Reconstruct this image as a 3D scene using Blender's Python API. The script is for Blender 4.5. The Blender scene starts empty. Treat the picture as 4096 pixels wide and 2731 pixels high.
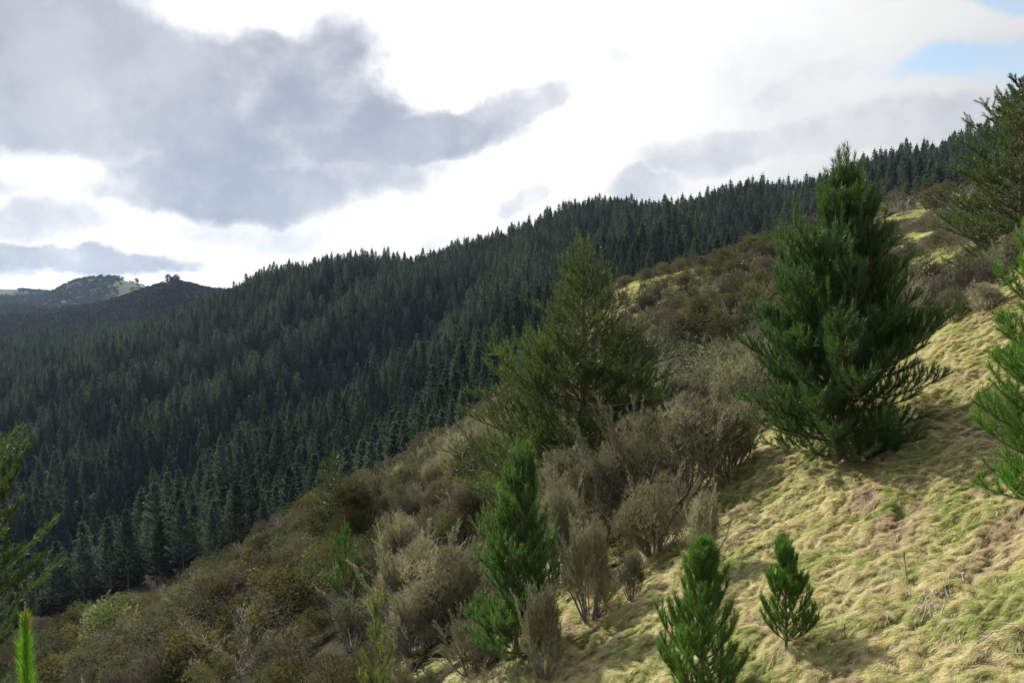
import bpy, math, random
import numpy as np
from math import radians, sin, cos, pi

# ------------------------------------------------------------------ camera, sky, sun, exposure
SC = bpy.context.scene
COL = SC.collection
FPX = 788.4            # focal length in pixels of a 1024 px wide picture
PITCH = radians(2.98)
SUN_AZ, SUN_EL = radians(-43), radians(40)      # azimuth measured from +Y towards +X

cam_d = bpy.data.cameras.new('camera'); cam = bpy.data.objects.new('camera', cam_d); COL.objects.link(cam)
cam_d.sensor_width = 36; cam_d.lens = 36 * FPX / 1024; cam_d.clip_start = 0.1; cam_d.clip_end = 20000
cam.location = (0, 0, 0); cam.rotation_euler = (pi / 2 - PITCH, 0, 0)
SC.camera = cam
SC.view_settings.view_transform = 'Standard'; SC.view_settings.look = 'None'
SC.view_settings.exposure = 0.32; SC.view_settings.gamma = 1.0; SC.view_settings.use_curve_mapping = False
SC.cycles.use_denoising = True; SC.cycles.denoiser = 'OPENIMAGEDENOISE'; SC.cycles.denoising_input_passes = 'RGB_ALBEDO_NORMAL'; SC.cycles.denoising_prefilter = 'NONE'; SC.cycles.max_bounces = 8; SC.cycles.transparent_max_bounces = 8; SC.cycles.volume_bounces = 0
SC.cycles.diffuse_bounces = 3; SC.cycles.glossy_bounces = 2; SC.cycles.transmission_bounces = 4

sun_d = bpy.data.lights.new('sun', 'SUN'); sun_o = bpy.data.objects.new('sun', sun_d); COL.objects.link(sun_o)
sun_d.energy = 5.0; sun_d.angle = radians(0.6); sun_d.color = (1.0, 0.95, 0.86)
SD = (cos(SUN_EL) * sin(SUN_AZ), cos(SUN_EL) * cos(SUN_AZ), sin(SUN_EL))
sun_o.rotation_euler = (pi / 2 - SUN_EL, 0, pi - SUN_AZ)

class NT:
    """small helper for building node trees"""
    def __init__(self, tree): self.t = tree; self.n = tree.nodes; self.l = tree.links
    def node(self, typ, **kw):
        nd = self.n.new(typ)
        for k, v in kw.items(): setattr(nd, k, v)
        return nd
    def put(self, sock, v):
        if hasattr(v, 'is_output'): self.l.new(v, sock)
        elif v is not None: sock.default_value = v
    def math(self, op, a, b=None, c=None, clamp=False):
        nd = self.node('ShaderNodeMath', operation=op, use_clamp=clamp)
        self.put(nd.inputs[0], a)
        if b is not None: self.put(nd.inputs[1], b)
        if c is not None: self.put(nd.inputs[2], c)
        return nd.outputs[0]
    def maprange(self, v, a, b, c=0.0, d=1.0, smooth=True):
        nd = self.node('ShaderNodeMapRange', interpolation_type='SMOOTHSTEP' if smooth else 'LINEAR')
        self.put(nd.inputs['Value'], v)
        for k, x in zip(('From Min', 'From Max', 'To Min', 'To Max'), (a, b, c, d)): nd.inputs[k].default_value = x
        return nd.outputs[0]
    def mix(self, f, a, b, blend='MIX'):
        nd = self.node('ShaderNodeMix', data_type='RGBA', blend_type=blend)
        self.put(nd.inputs[0], f)
        for s, x in ((nd.inputs[6], a), (nd.inputs[7], b)):
            self.put(s, x if hasattr(x, 'is_output') else (*x, 1.0))
        return nd.outputs[2]
    def noise(self, vec, scale, detail=4, rough=0.55, dist=0.0):
        nd = self.node('ShaderNodeTexNoise'); self.put(nd.inputs['Vector'], vec)
        nd.inputs['Scale'].default_value = scale; nd.inputs['Detail'].default_value = detail
        nd.inputs['Roughness'].default_value = rough; nd.inputs['Distortion'].default_value = dist
        return nd.outputs

def px_dir(px, py):
    u = (px - 512) / FPX; v = (341 - py) / FPX
    return u, cos(PITCH) + sin(PITCH) * v, -sin(PITCH) + cos(PITCH) * v

def build_world():
    w = bpy.data.worlds.new('World'); SC.world = w; w.use_nodes = True
    t = NT(w.node_tree); t.n.clear()
    out = t.node('ShaderNodeOutputWorld'); bg = t.node('ShaderNodeBackground')
    t.l.new(bg.outputs[0], out.inputs[0])
    tc = t.node('ShaderNodeTexCoord').outputs['Generated']
    sky = t.node('ShaderNodeTexSky', sky_type='NISHITA'); sky.sun_disc = False
    sky.sun_elevation = SUN_EL; sky.sun_rotation = SUN_AZ
    sky.air_density = 1.3; sky.dust_density = 1.5; sky.ozone_density = 1.2
    skyc = t.node('ShaderNodeVectorMath', operation='SCALE'); t.l.new(sky.outputs[0], skyc.inputs[0]); skyc.inputs['Scale'].default_value = 0.15
    sep = t.node('ShaderNodeSeparateXYZ'); t.l.new(tc, sep.inputs[0])
    X, Y, Z = sep.outputs
    Zc = t.math('MAXIMUM', Z, 0.0)
    el = t.math('ARCSINE', t.math('MINIMUM', Z, 1.0))
    az = t.math('ARCTAN2', X, Y)
    # domain-warped cloud coordinates
    n1 = t.noise(tc, 3.2, 5, 0.55); s1 = t.node('ShaderNodeSeparateXYZ'); t.l.new(n1[1], s1.inputs[0])
    n2 = t.noise(tc, 11.0, 6, 0.6); s2 = t.node('ShaderNodeSeparateXYZ'); t.l.new(n2[1], s2.inputs[0])
    def warp(c, a, b, ka, kb):
        d = t.math('MULTIPLY_ADD', t.math('SUBTRACT', a, 0.5), ka, t.math('MULTIPLY', t.math('SUBTRACT', b, 0.5), kb))
        return t.math('ADD', c, d)
    azw = warp(az, s1.outputs[0], s2.outputs[0], 0.16, 0.10)
    elw = warp(el, s1.outputs[1], s2.outputs[1], 0.07, 0.055)
    def blob(px, py, rx, ry, rot=0.0, soft=1.0, amp=1.0, A=None, E=None):
        d = px_dir(px, py); a0 = math.atan2(d[0], d[1]); e0 = math.asin(d[2] / math.sqrt(sum(c * c for c in d)))
        dx = t.math('SUBTRACT', A or azw, a0); dy = t.math('SUBTRACT', E or elw, e0)
        c, s = cos(rot), sin(rot)
        x = t.math('ADD', t.math('MULTIPLY', dx, c / (rx / FPX)), t.math('MULTIPLY', dy, s / (rx / FPX)))
        y = t.math('ADD', t.math('MULTIPLY', dx, -s / (ry / FPX)), t.math('MULTIPLY', dy, c / (ry / FPX)))
        r = t.math('SQRT', t.math('ADD', t.math('MULTIPLY', x, x), t.math('MULTIPLY', y, y)))
        return t.maprange(r, 1.0 + 0.5 * soft, 1.0 - 0.5 * soft, 0.0, amp)
    def union(bs):
        r = bs[0]
        for b in bs[1:]: r = t.math('MAXIMUM', r, b)
        return r
    # dense grey cloud bodies seen in the photograph (direction, angular size, tilt)
    body = union([
        blob(40, 50, 330, 105, -0.02, 0.7, 1.0), blob(255, 75, 130, 78, 0.15, 0.7, 0.95), blob(-160, 60, 260, 110, 0, .6, 1.0),
        blob(322, 30, 34, 40, 0.0, 1.0, 0.8), blob(150, 125, 190, 36, -0.12, 0.8, 0.95), blob(300, 120, 110, 36, .1, .9, .9),
        blob(405, 138, 125, 27, 0.10, 0.8, 0.95), blob(498, 112, 80, 24, 0.30, 0.9, 0.85), blob(235, 186, 140, 36, 0.05, 0.8, 0.98),
        blob(345, 170, 120, 34, 0.1, 1.0, 0.8), blob(90, 165, 70, 18, -.1, 1.0, .7),
        blob(255, 228, 110, 22, -0.1, 1.1, 0.62),
        blob(40, 228, 75, 24, 0.1, 1.1, 0.72), blob(70, 264, 125, 13, 0.0, 0.8, 0.9), blob(-60, 262, 120, 18, 0.0, 0.8, 0.85),
        blob(445, 234, 40, 9, 0.0, 1.1, 0.6), blob(525, 202, 34, 14, 0.2, 1.2, 0.65), blob(645, 180, 52, 20, 0.15, 1.0, 0.64),
        blob(745, 146, 120, 21, 0.05, 1.0, 0.62), blob(900, 128, 140, 22, 0.1, 1.0, 0.60), blob(1010, 128, 90, 24, 0.0, 1.0, 0.60),
        blob(620, 64, 24, 12, 0, 1.2, 0.45), blob(820, 88, 110, 26, 0.2, 1.2, 0.5), blob(850, 18, 160, 22, .3, 1.2, .5), blob(500, 30, 90, 16, 0, 1.2, .35),
        blob(560, 160, 60, 14, .2, 1.2, .4)])
    body = t.math('SUBTRACT', body, union([blob(238, 0, 75, 26, 0.05, 1.1, 0.75), blob(40, 178, 60, 14, 0, 1.2, .4), blob(450, 70, 90, 26, 0.1, 1.1, 0.5)]))
    n6 = t.noise(tc, 8.5, 9, 0.62, 0.15)[0]; n7 = t.noise(tc, 3.6, 6, 0.55)[0]
    # the same kind of broken cloud goes on all round the sky
    g2 = t.noise(tc, 2.1, 7, 0.58)[0]
    front = t.math('MULTIPLY', t.maprange(az, -1.05, -0.75), t.maprange(az, 1.05, 0.75))
    front = t.math('MULTIPLY', front, t.maprange(el, 0.62, 0.45))
    gen = t.maprange(g2, 0.46, 0.66, 0.0, 0.95)
    body = t.math('MAXIMUM', body, t.math('MULTIPLY', gen, t.math('SUBTRACT', 1.0, front)))
    fld = t.math('MULTIPLY_ADD', t.math('SUBTRACT', n6, 0.5), 0.85, body)
    fld = t.math('MULTIPLY_ADD', t.math('SUBTRACT', n7, 0.5), 0.55, fld)
    grey = t.maprange(fld, 0.33, 1.05, 0.0, 1.0)
    n3 = t.noise(tc, 5.0, 7, 0.6)[0]
    grey = t.math('MULTIPLY', grey, t.maprange(n3, 0.3, 0.65, 0.78, 1.05))
    n5 = t.noise(tc, 4.5, 8, 0.62)[0]
    veil = t.math('MULTIPLY', t.maprange(n5, 0.46, 0.75, 0.0, 0.24), t.maprange(el, 0.0, 0.12))
    grey = t.math('MAXIMUM', grey, veil)
    # openings with blue sky
    hole = union([blob(985, 60, 76, 14, 0.12, 1.2, 0.9), blob(1022, 2, 44, 8, -0.2, 1.2, 0.9), blob(1080, 50, 90, 26, 0, 1.1, .9),
                  blob(649, 108, 7, 5, 0.3, 1.4, 0.35), blob(712, 78, 14, 4, 0.3, 1.4, 0.2)])
    hgen = t.maprange(t.noise(tc, 1.7, 6, 0.55, 0.2)[0], 0.44, 0.53, 0.0, 0.95)
    hole = t.math('MAXIMUM', hole, t.math('MULTIPLY', hgen, t.math('SUBTRACT', 1.0, front)))
    # thin cloud scatters sunlight forwards: brighter around the sun
    sv = t.node('ShaderNodeVectorMath', operation='DOT_PRODUCT'); t.l.new(tc, sv.inputs[0]); sv.inputs[1].default_value = SD
    glow = t.maprange(sv.outputs['Value'], -0.1, 0.93, 0.33, 1.03)
    white = t.node('ShaderNodeVectorMath', operation='SCALE'); white.inputs[0].default_value = (1.0, 1.0, 1.0); t.l.new(glow, white.inputs['Scale'])
    low = t.maprange(el, 0.0, 0.35)
    gcol = t.mix(low, (0.37, 0.425, 0.52), (0.335, 0.37, 0.445))
    fac = t.math('MINIMUM', t.math('MAXIMUM', grey, 0.0), 1.0)
    # soft shoulder so that cloud edges go over into white gradually
    c1 = t.mix(fac, white.outputs[0], gcol)
    hole = t.maprange(t.math('MULTIPLY_ADD', t.math('SUBTRACT', n6, 0.5), 1.1, hole), 0.15, 1.15)
    c2 = t.mix(t.math('MULTIPLY', hole, t.math('SUBTRACT', 1.0, t.math('MULTIPLY', grey, 0.6))), c1, skyc.outputs[0])
    below = t.maprange(Z, -0.02, 0.0)
    c3 = t.mix(below, (0.06, 0.07, 0.06), c2)
    t.l.new(c3, bg.inputs[0]); bg.inputs[1].default_value = 1.0
    w.cycles.sampling_method = 'MANUAL'; w.cycles.sample_map_resolution = 1024
build_world()

# ------------------------------------------------------------------ numeric helpers
RNG = np.random.default_rng(7)
def proj(P):
    x, y, z = P[..., 0], P[..., 1], P[..., 2]
    yy = y * cos(PITCH) - z * sin(PITCH); zz = y * sin(PITCH) + z * cos(PITCH)
    yy = np.where(yy < 0.01, np.nan, yy)
    return 512 + FPX * x / yy, 341 - FPX * zz / yy
def at(px, py, d):
    a, b, c = px_dir(px, py); return (a / b * d, d, c / b * d)
def sstep(a, b, x):
    t = np.clip((x - a) / (b - a), 0, 1); return t * t * (3 - 2 * t)
def _h(ix, iy, s):
    n = (ix.astype(np.int64) * 374761393 + iy.astype(np.int64) * 668265263 + s * 982451653) & 0xffffffff
    n = ((n ^ (n >> 13)) * 1274126177) & 0xffffffff
    return (n ^ (n >> 16)) & 0xffffffff
def perlin(x, y, s=0):
    x = np.asarray(x, float); y = np.asarray(y, float)
    ix = np.floor(x); iy = np.floor(y); fx = x - ix; fy = y - iy
    u = fx * fx * fx * (fx * (fx * 6 - 15) + 10); v = fy * fy * fy * (fy * (fy * 6 - 15) + 10)
    def g(dx, dy):
        a = _h(ix + dx, iy + dy, s) / 4294967296.0 * 2 * pi
        return np.cos(a) * (fx - dx) + np.sin(a) * (fy - dy)
    a = g(0, 0) * (1 - u) + g(1, 0) * u; b = g(0, 1) * (1 - u) + g(1, 1) * u
    return (a * (1 - v) + b * v) * 1.5
def fbm(x, y, s=0, o=4):
    r = 0; a = 1.0
    for k in range(o): r = r + a * perlin(x * 2 ** k, y * 2 ** k, s + k); a *= 0.5
    return r

# ------------------------------------------------------------------ the lie of the land
SLOPE = 0.55
def plane_z(x, y): return SLOPE * x - 7.0
cp = []            # control points: azimuth, ln distance, elevation ratio
def add(px, d, z):
    a, b, c = px_dir(px, 300); x = a / b * d; r = math.hypot(x, d); cp.append((math.atan2(x, d), math.log(r), z / r))
def addp(px, py, d): add(px, d, at(px, py, d)[2])
for px in (-260, -100, 60, 220, 380, 540, 700, 860, 1020, 1200):
    for d in (5, 9, 13, 17):
        a, b, c = px_dir(px, 300); add(px, d, plane_z(a / b * d, d))
for px in (-260, -100, 60, 220, 380, 540, 660, 780):
    a, b, c = px_dir(px, 300); add(px, 23, plane_z(a / b * 23, 23))
for px in (-260, -100, 60, 220, 380, 540):
    for d in (31, 41): a, b, c = px_dir(px, 300); add(px, d, plane_z(a / b * d, d))
for c_ in [
    (1000, 308, 20), (1000, 314, 26), (1000, 288, 34), (1000, 250, 42), (1000, 196, 60), (1200, 205, 20), (1200, 190, 35), (1200, 120, 60),
    (900, 368, 20), (900, 362, 27), (900, 305, 40), (900, 252, 52), (900, 208, 66),
    (800, 420, 20), (800, 398, 28), (800, 335, 42), (800, 282, 60), (800, 247, 78),
    (700, 432, 32), (700, 372, 45), (700, 312, 62), (700, 268, 84),
    (600, 400, 42), (600, 350, 62), (600, 303, 90), (500, 425, 60), (500, 405, 78),
    (400, 500, 52), (400, 470, 69), (300, 545, 48), (300, 517, 63), (240, 558, 58), (100, 650, 46), (100, 626, 58), (0, 676, 47), (0, 655, 56),
    (-120, 720, 50), (-260, 780, 50)]: addp(*c_)
for c_ in [
    (-260, 90, -68), (-260, 150, -82), (-100, 90, -58), (-100, 150, -76), (0, 90, -48), (100, 95, -45), (100, 150, -62), (300, 95, -34), (300, 150, -51),
    (450, 100, -27), (450, 150, -40), (600, 122, -13), (600, 170, -20), (600, 250, -16), (700, 118, -5), (700, 165, -7), (700, 220, -3),
    (700, 300, 3), (800, 115, -3), (800, 170, -6), (800, 250, 0), (900, 105, 1), (900, 160, 0), (900, 240, 7), (1024, 100, 6), (1024, 150, 8), (1024, 230, 18), (1200, 110, 20), (1200, 200, 40), (1200, 400, 90)]: add(*c_)
TREE_H = 19.0
for c_ in [   # canopy as seen, lowered by the height of the trees
    (300, 450, 260), (200, 500, 220), (200, 450, 285), (100, 550, 200), (100, 450, 320), (0, 550, 240), (0, 450, 380), (0, 400, 480), (100, 380, 450),
    (200, 350, 500), (100, 345, 600), (0, 352, 650), (400, 400, 300), (400, 340, 400), (300, 400, 350), (450, 400, 230), (500, 350, 310), (500, 300, 400),
    (550, 290, 340), (600, 262, 400), (-120, 500, 300), (-120, 400, 520), (-120, 350, 700),
    (700, 238, 360), (800, 224, 320), (800, 204, 410), (900, 190, 330), (900, 172, 420), (1024, 145, 330),
    (235, 287, 650), (270, 268, 600), (320, 257, 560), (400, 257, 560), (480, 241, 560), (560, 205, 560), (610, 205, 540), (660, 203, 500), (700, 197, 500),
    (760, 184, 490), (800, 181, 480), (860, 164, 475), (920, 144, 465), (960, 130, 455), (1024, 112, 440),
    (320, 300, 480), (240, 330, 520), (560, 240, 480)]:
    x, y, z = at(*c_); add(c_[0], c_[2], z - TREE_H)
for c_ in [(235, 780, -32), (320, 720, -22), (400, 720, -25), (560, 700, 25), (700, 660, 40), (800, 640, 45), (900, 620, 60), (1024, 600, 80), (1200, 560, 110),
           (0, 780, -66), (0, 900, -38), (100, 740, -58), (100, 930, -33), (200, 950, -35), (-120, 900, -50)]: add(*c_)
for px in (-260, -100, 100, 300, 500, 700, 900, 1100): add(px, 1250, -60)
cp = np.array(cp)
def _k(r2): return np.where(r2 > 1e-12, 0.5 * r2 * np.log(np.maximum(r2, 1e-12)), 0.0)
AZS = 1.6
CX = np.stack([cp[:, 0] * AZS, cp[:, 1]], 1)
_n = len(CX); _A = np.zeros((_n + 3, _n + 3))
_A[:_n, :_n] = _k(((CX[:, None] - CX[None]) ** 2).sum(-1)) + np.eye(_n) * 0.004
_A[:_n, _n] = 1; _A[:_n, _n + 1:] = CX; _A[_n, :_n] = 1; _A[_n + 1:, :_n] = CX.T
_W = np.linalg.solve(_A, np.concatenate([cp[:, 2], [0, 0, 0]]))
def rbf(az, lr):
    sh = az.shape; p = np.stack([az.ravel() * AZS, lr.ravel()], 1); out = np.empty(len(p))
    for i in range(0, len(p), 20000):
        q = p[i:i + 20000]; r2 = ((q[:, None, 0] - CX[None, :, 0]) ** 2 + (q[:, None, 1] - CX[None, :, 1]) ** 2)
        out[i:i + 20000] = _k(r2) @ _W[:_n] + _W[_n] + q @ _W[_n + 1:]
    return out.reshape(sh)
# boundary of the open grass, walked on the slope plane
gpx = [(440, 720), (478, 676), (536, 653), (579, 612), (612, 582), (655, 556), (692, 535), (714, 501), (735, 468), (765, 440), (808, 420), (860, 392), (914, 363), (945, 335), (1003, 306), (1060, 275)]
GB = []
for px, py in gpx:
    a, b, c = px_dir(px, py); k = -7.0 / (c - SLOPE * a); GB.append((a * k, b * k))
GB = np.array(GB)
def grass_side(x, y):
    """signed distance (m) from the edge of the open grass, positive on the grass"""
    x = np.asarray(x, float); y = np.asarray(y, float); best = np.full(x.shape, 1e9); sg = np.zeros(x.shape)
    P = np.vstack([[GB[0] + (GB[0] - GB[1]) * 6], GB, [GB[-1] + (GB[-1] - GB[-2]) * 6]])
    for i in range(len(P) - 1):
        ax, ay = P[i]; bx, by = P[i + 1]; dx, dy = bx - ax, by - ay
        t = np.clip(((x - ax) * dx + (y - ay) * dy) / (dx * dx + dy * dy), 0, 1)
        qx, qy = x - (ax + t * dx), y - (ay + t * dy); dd = qx * qx + qy * qy
        s = np.sign(dx * qy - dy * qx); m = dd < best; best = np.where(m, dd, best); sg = np.where(m, -s, sg)
    return np.sqrt(best) * sg
def fmask_r(px):       # where the plantation starts, distance along y
    return np.interp(px, [-300, 0, 200, 350, 450, 560, 640, 700, 760, 900, 1024, 1300], [170, 160, 146, 140, 140, 150, 160, 175, 190, 195, 195, 195])
def far_hills(az, r):
    """bush-clad hills beyond the valley, as height above the valley floor at -60"""
    px = 512 + FPX * np.tan(np.clip(az, -1.2, 1.2)); y = r * np.cos(az)
    def ridge(pts, d, wid, canopy, s, amp):
        xs = [p[0] for p in pts]; zs = [at(p[0], p[1], d)[2] - canopy + 60 for p in pts]
        h = np.interp(px, xs, zs); dd = d * (1 + 0.06 * perlin(px * 0.01, px * 0 + 3.3, s))
        near = np.exp(-((y - dd) / wid) ** 2)
        return h * near * (1 + amp * fbm(px * 0.025, y / wid * 2.2, s, 4) * (1 - near ** 4) ) 
    A = ridge([(-300, 340), (-100, 325), (0, 316), (60, 309), (100, 302), (130, 294), (158, 284), (180, 281), (205, 286), (228, 290), (258, 281), (300, 277), (360, 292), (460, 330), (800, 345)], 1350, 230, 9, 11, 0.16)
    B = ridge([(-300, 300), (-50, 300), (45, 296), (62, 287), (78, 279), (96, 277), (118, 277), (134, 282), (152, 289), (180, 298), (240, 312), (500, 340)], 2700, 420, 2, 21, 0.2)
    Cc = ridge([(-400, 300), (-80, 291), (-20, 288), (0, 287), (22, 288), (48, 290), (90, 300), (200, 325)], 3400, 420, 6, 31, 0.2)
    D = ridge([(-300, 290), (-60, 302), (0, 303), (30, 305), (58, 310), (85, 318), (150, 335)], 1900, 220, 8, 41, 0.2)
    E = ridge([(-2000, 300), (-900, 292), (-400, 300), (500, 320), (1200, 290), (2600, 300)], 4300, 500, 0, 51, 0.3)
    return np.maximum.reduce([A, B, Cc, D, E])
def height(x, y, lumps=True):
    x = np.asarray(x, float); y = np.asarray(y, float)
    az = np.arctan2(x, y); r = np.maximum(np.hypot(x, y), 0.5); lr = np.log(r)
    azc = np.clip(az, -0.72, 0.72)
    zr = rbf(azc, np.clip(lr, math.log(5), math.log(1200))) * r
    zr = zr * (1 - sstep(900, 1150, r)) + -60 * sstep(900, 1150, r)
    back = 70 * np.tanh(SLOPE * x / 70) - 7
    wb = sstep(0.95, 1.6, np.abs(az)); z = zr * (1 - wb) + back * wb
    wn = sstep(9, 14, r); z = plane_z(x, y) * (1 - wn) + z * wn
    z = z + far_hills(az, r)
    # spurs and gullies of the plantation hillside
    pxv = 512 + FPX * np.tan(np.clip(az, -1.2, 1.2))
    fm = sstep(1.0, 1.6, y / fmask_r(pxv)) * (1 - sstep(900, 1100, r)) * (1 - wb)
    q = (0.906 * x - 0.423 * y); p = (0.423 * x + 0.906 * y)
    qq = q / 44.0 + 0.5 * perlin(p / 190.0, q / 150.0, 5) + 0.2 * perlin(p / 60.0, q / 60.0, 6)
    rid = 1 - 0.75 * sstep(0.72, 0.95, y / np.interp(pxv, [-300, 0, 235, 400, 560, 700, 1024], [700, 680, 640, 560, 560, 500, 450]))
    z = z + fm * rid * (30.0 * (np.abs(((qq) % 2.0) - 1.0) ** 0.85 - 0.5) + 1.8 * fbm(x / 45, y / 45, 8, 3))
    # small undulations of the near slopes
    nm = sstep(14, 30, r) * (1 - sstep(110, 150, r)); z = z + nm * (0.9 * fbm(x / 16, y / 16, 12, 3))
    if lumps:
        g = sstep(-0.6, 0.8, grass_side(x, y)) * (1 - sstep(40, 60, r)) * sstep(3, 6, r)
        u = x * 0.96 + y * 0.28; v = -x * 0.28 + y * 0.96
        w = 0.35 * perlin(x * 0.9, y * 0.9, 60)
        l1 = perlin(u * 1.15 + w, v * 2.0 + w, 61); l2 = perlin(u * 2.6 + w, v * 3.6, 62)
        z = z + g * (0.12 * l1 + 0.085 * (1 - np.abs(l2) * 2.2) + 0.16 * perlin(x * 0.35, y * 0.35, 63))
    # cutting on which the camera stands
    bench = np.maximum(-1.7, z); wbn = 1 - sstep(1.6, 6.5, np.where(y > 0, r, np.minimum(r, 1 + np.abs(x) * .9)))
    z = z * (1 - wbn) + bench * wbn
    return z
def H1(x, y): return float(height(np.array([x]), np.array([y]))[0])
def ground_at(px, d, py=300):
    a, b, c = px_dir(px, py); x = a / b * d; return (x, d, H1(x, d))

# ------------------------------------------------------------------ mesh helpers
def mesh_obj(name, V, F, mats, parent=None, cols=None, smooth=False, mi=None, link=True, loc=None, attrs=None):
    V = np.asarray(V, np.float32).reshape(-1, 3); F = np.asarray(F, np.int32)
    me = bpy.data.meshes.new(name)
    n = F.shape[1]; me.vertices.add(len(V)); me.vertices.foreach_set('co', V.ravel())
    me.loops.add(F.size); me.loops.foreach_set('vertex_index', F.ravel())
    me.polygons.add(len(F)); me.polygons.foreach_set('loop_start', np.arange(0, F.size, n, dtype=np.int32))
    me.polygons.foreach_set('loop_total', np.full(len(F), n, np.int32))
    for m in (mats if isinstance(mats, (list, tuple)) else [mats]): me.materials.append(m)
    if mi is not None: me.polygons.foreach_set('material_index', np.asarray(mi, np.int32))
    if smooth: me.polygons.foreach_set('use_smooth', np.ones(len(F), bool))
    if cols is not None:
        a = me.color_attributes.new('Col', 'FLOAT_COLOR', 'POINT')
        c4 = np.ones((len(V), 4), np.float32); c4[:, :3] = cols; a.data.foreach_set('color', c4.ravel())
    for k, v in (attrs or {}).items():
        a = me.attributes.new(k, 'FLOAT', 'POINT'); a.data.foreach_set('value', np.asarray(v, np.float32))
    me.update(); me.validate()
    o = bpy.data.objects.new(name, me)
    if link: COL.objects.link(o)
    if parent: o.parent = parent
    if loc is not None: o.location = loc
    return o
def tag(o, label=None, cat=None, group=None, kind=None):
    if label: o['label'] = label
    if cat: o['category'] = cat
    if group: o['group'] = group
    if kind: o['kind'] = kind
    return o
def empty(name, loc, rz=0.0, scale=1.0):
    o = bpy.data.objects.new(name, None); COL.objects.link(o); o.location = loc; o.rotation_euler = (0, 0, rz)
    o.scale = (scale,) * 3 if not hasattr(scale, '__len__') else scale; o.empty_display_size = 0.2
    return o

# ------------------------------------------------------------------ materials
def leaf_mat(name, trans=0.35, rough=0.5, spec=0.35, var=0.25, tcol=(1.25, 1.3, 0.7)):
    m = bpy.data.materials.new(name); m.use_nodes = True; t = NT(m.node_tree); t.n.clear()
    out = t.node('ShaderNodeOutputMaterial')
    at_ = t.node('ShaderNodeAttribute', attribute_name='Col')
    oi = t.node('ShaderNodeObjectInfo')
    v = t.maprange(oi.outputs['Random'], 0, 1, 1 - var, 1 + var, smooth=False)
    sc_ = t.node('ShaderNodeVectorMath', operation='SCALE'); t.l.new(at_.outputs['Color'], sc_.inputs[0]); t.l.new(v, sc_.inputs['Scale'])
    b = t.node('ShaderNodeBsdfPrincipled'); t.l.new(sc_.outputs[0], b.inputs['Base Color'])
    b.inputs['Roughness'].default_value = rough; b.inputs['Specular IOR Level'].default_value = spec
    if trans > 0:
        tr = t.node('ShaderNodeBsdfTranslucent'); mx = t.node('ShaderNodeVectorMath', operation='MULTIPLY')
        t.l.new(sc_.outputs[0], mx.inputs[0]); mx.inputs[1].default_value = tcol; t.l.new(mx.outputs[0], tr.inputs[0])
        mix = t.node('ShaderNodeMixShader'); mix.inputs[0].default_value = trans
        t.l.new(b.outputs[0], mix.inputs[1]); t.l.new(tr.outputs[0], mix.inputs[2]); t.l.new(mix.outputs[0], out.inputs[0])
    else: t.l.new(b.outputs[0], out.inputs[0])
    return m
M_NEEDLE = leaf_mat('pine_needles', 0.38, 0.42, 0.45, 0.12)
M_FOREST = leaf_mat('plantation_needles', 0.27, 0.6, 0.25, 0.45, (1.1, 1.25, 0.7))
M_SCRUB = leaf_mat('scrub_foliage', 0.22, 0.75, 0.12, 0.38, (1.15, 1.15, 0.8))
M_GRASS = leaf_mat('grass_blades', 0.35, 0.5, 0.35, 0.14, (1.1, 1.15, 0.85))
M_BUSH = leaf_mat('bush_canopy', 0.1, 0.6, 0.2, 0.3)
def bark_mat(name, c1, c2, scale):
    m = bpy.data.materials.new(name); m.use_nodes = True; t = NT(m.node_tree); b = m.node_tree.nodes['Principled BSDF']
    tc = t.node('ShaderNodeTexCoord').outputs['Object']; mp = t.node('ShaderNodeMapping'); t.l.new(tc, mp.inputs[0]); mp.inputs['Scale'].default_value = (1, 1, 0.25)
    n = t.noise(mp.outputs[0], scale, 6, 0.7)[0]
    t.l.new(t.mix(t.maprange(n, 0.3, 0.7), c1, c2), b.inputs['Base Color']); b.inputs['Roughness'].default_value = 0.85
    bp = t.node('ShaderNodeBump'); bp.inputs['Strength'].default_value = 0.6; bp.inputs['Distance'].default_value = 0.02; t.l.new(n, bp.inputs['Height']); t.l.new(bp.outputs[0], b.inputs['Normal'])
    return m
M_BARK = bark_mat('pine_bark', (0.10, 0.065, 0.04), (0.24, 0.17, 0.11), 14)
M_BUD = bark_mat('orange_brown_bud', (0.40, 0.17, 0.06), (0.50, 0.30, 0.10), 60)
M_TWIG = bark_mat('grey_twig_bark', (0.15, 0.13, 0.12), (0.30, 0.27, 0.25), 20)
M_DEAD = bark_mat('bleached_dead_wood', (0.20, 0.17, 0.13), (0.36, 0.31, 0.25), 20)

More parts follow.
